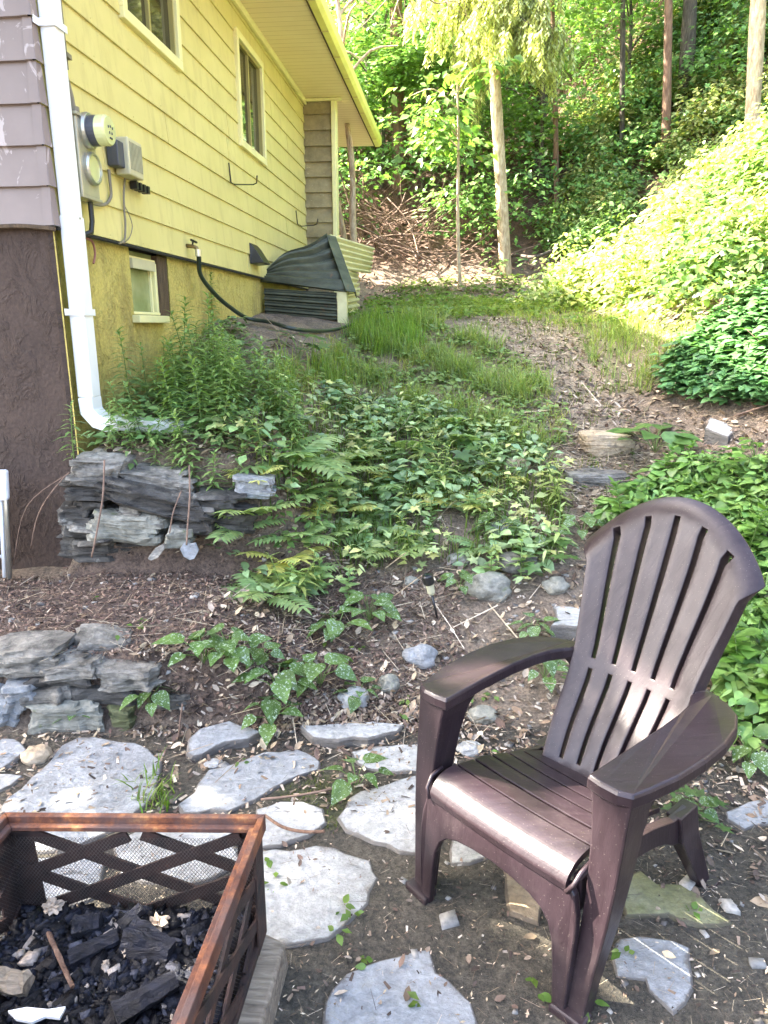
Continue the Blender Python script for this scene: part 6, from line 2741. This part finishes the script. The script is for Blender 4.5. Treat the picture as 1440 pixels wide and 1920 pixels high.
tree('leafy young maple under the reddish tree', (1170, 330), (1175, 200), 13.6, 4, 'bark', 4.0, crown_r=1.7, ncl=100, nl=40, ls=.115, crown_z=(.25, 1), tmpl='maple', leaf_col=(.14, .28, .085))
tree('leafy young maple beside the house eave', (715, 330), (720, 200), 13.4, 4, 'bark', 3.0, crown_r=1.4, ncl=100, nl=40, ls=.115, crown_z=(.3, 1), tmpl='maple', leaf_col=(.15, .30, .09))

# bare pale branches at the top behind the eave
mb = MB()
b0 = at_y(700, -60, 10.2)
for k in range(26):
    p = b0 + Vector((rnd.uniform(-.3, 1.1), rnd.uniform(-.4, .4), rnd.uniform(-.2, .7)))
    pts = [p]
    dv = Vector((rnd.uniform(-.2, .7), rnd.uniform(-.3, .3), rnd.uniform(-.7, -.05)))
    for q in range(5):
        dv = (dv + Vector((rnd.gauss(0, .3), rnd.gauss(0, .3), rnd.gauss(.02, .25)))).normalized()
        pts.append(pts[-1] + dv * rnd.uniform(.12, .26))
    Qs = spline(pts, 4)
    mb.tube(Qs, [.012 * (1 - .75 * i / (len(Qs) - 1)) for i in range(len(Qs))], 5, cap=False)
rt = thing('bare_branches', 'pale bare twisted branches hanging at the top behind the eave', 'branches', b0)
mb.build('twigs', M['stick'], rt, smooth=True)

# background forest further up the slope
for k, (x, y, lab) in enumerate(((-3.5, 18, 'far tree deep in the wood beyond the house'), (3.4, 21, 'far tree high on the slope behind the spruce'), (8.2, 20, 'far tree high on the slope at right'), (12.5, 18.5, 'far tree at the right end of the slope'), (.4, 19.5, 'far tree high on the slope behind the eave'), (6.0, 23, 'farthest tree at the slope top'))):
    tree(lab, None, (0, 0), 0, 0, 'bark', 9, base=(x, y, gz(x, y)), crown_r=2.8, ncl=200, nl=14, ls=.26, crown_z=(.15, 1)) if False else None
    b = Vector((x, y, gz(x, y)))
    px_, py_ = project(np.array([b.x, b.y, b.z + 3]))
    tree(lab, None, (float(px_), float(py_)), y, 14, 'bark', 10, base=b, crown_r=2.8, ncl=100, nl=18, ls=.14, crown_z=(.12, 1))

# ================================================================== SHADE TREES outside the picture, sky, sun
SUN_AZ = Vector((-.96, .27, 0)).normalized()
SUN_EL = math.radians(44)
# unseen tree added left of the patio to cast dappled shade on it
def shade_tree(label, base, h, crown_c, crown_r, n, ls=.30):
    root = thing('shade_tree', label, 'tree', base, 'trees shading the patio')
    mb, Q = trunk_mesh([Vector(base), Vector(base) + Vector((0, 0, h * .5)), Vector(base) + Vector((.1, .1, h))], .2, .1)
    mb.build('trunk', M['bark'], root, smooth=True)
    cl = Cloud()
    c = rng.normal(0, 1, (n, 3))
    c = unit(c) * (rng.uniform(0, 1, (n, 1)) ** .45)
    c = c * np.array(crown_r) + np.array(crown_c)
    c = np.repeat(c, 34, axis=0) + rng.normal(0, .26, (n * 34, 3))
    sdn = np.array(SUN_AZ * math.cos(SUN_EL) + Vector((0, 0, math.sin(SUN_EL))))
    for (p, r_) in gaps:  # crown leaves cleared along sun rays so chosen spots get sun patches
        v = c - np.array(p)
        dl = np.linalg.norm(v - (v @ sdn)[:, None] * sdn, axis=1)
        c = c[dl > r_ + .09]
    cl.add(c, np.concatenate([rng.normal(0, 1, (len(c), 2)), rng.uniform(-.6, .1, (len(c), 1))], 1), np.stack([rng.normal(0, .5, len(c)), rng.normal(0, .5, len(c)), np.ones(len(c))], 1), ls * rng.uniform(.7, 1.2, len(c)), jitcol(len(c), (.10, .2, .05), .3, .3), 'quad')
    cl.build('crown', M['leaf'], root, np.array(base))


gaps = [(CP(.10, .575, .555), .055), (CP(.13, .58, .52), .03), (CP(.262, .02, .50), .05), (CP(.262, .0, .42), .035), (CP(-.17, -.01, .32), .035), (CP(-.13, .03, .37), .012), (CP(-.10, -.012, .29), .02)]
for (x, y, r_) in ((1350, 1672, .05), (1315, 1692, .02), (1420, 1760, .05), (1400, 1900, .06), (1290, 1915, .04), (1080, 1160, .07), (640, 1165, .06), (620, 1190, .04), (560, 1150, .05), (1440, 1830, .05), (520, 1040, .07), (600, 1000, .06), (1340, 815, .07)):
    q = hit(x, y)
    gaps.append((q, r_))
shade_tree('unseen leafy tree added left of the patio for dappled shade', (-5.4, 2.2, 0), 6.0, (-4.5, 2.7, 5.9), (2.4, 2.8, 1.7), 420, .17)

w = bpy.data.worlds.new('World')
scene.world = w
w.use_nodes = True
nt = w.node_tree
nt.nodes.clear()
out = nt.nodes.new('ShaderNodeOutputWorld')
bg = nt.nodes.new('ShaderNodeBackground')
sky = nt.nodes.new('ShaderNodeTexSky')
sky.sky_type = 'NISHITA'
sky.sun_disc = False
sky.sun_elevation = SUN_EL
sky.sun_rotation = math.atan2(SUN_AZ.x, SUN_AZ.y)
sky.air_density = .8
sky.dust_density = 5.0
sky.ozone_density = .3
nt.links.new(sky.outputs[0], bg.inputs[0])
bg.inputs[1].default_value = .15
nt.links.new(bg.outputs[0], out.inputs[0])
sun = bpy.data.lights.new('sun', 'SUN')
sun.energy = 5.0
sun.angle = math.radians(.5)
sun.color = (1, .93, .80)
so = bpy.data.objects.new('sun', sun)
sd = (SUN_AZ * math.cos(SUN_EL) + Vector((0, 0, math.sin(SUN_EL))))
so.rotation_euler = sd.to_track_quat('Z', 'Y').to_euler()
COL.objects.link(so)

scene.view_settings.view_transform = 'Standard'
scene.view_settings.look = 'None'
scene.view_settings.exposure = 3.55
scene.view_settings.gamma = 1
scene.view_settings.use_curve_mapping = False
scene.cycles.max_bounces = 8
scene.cycles.transparent_max_bounces = 8
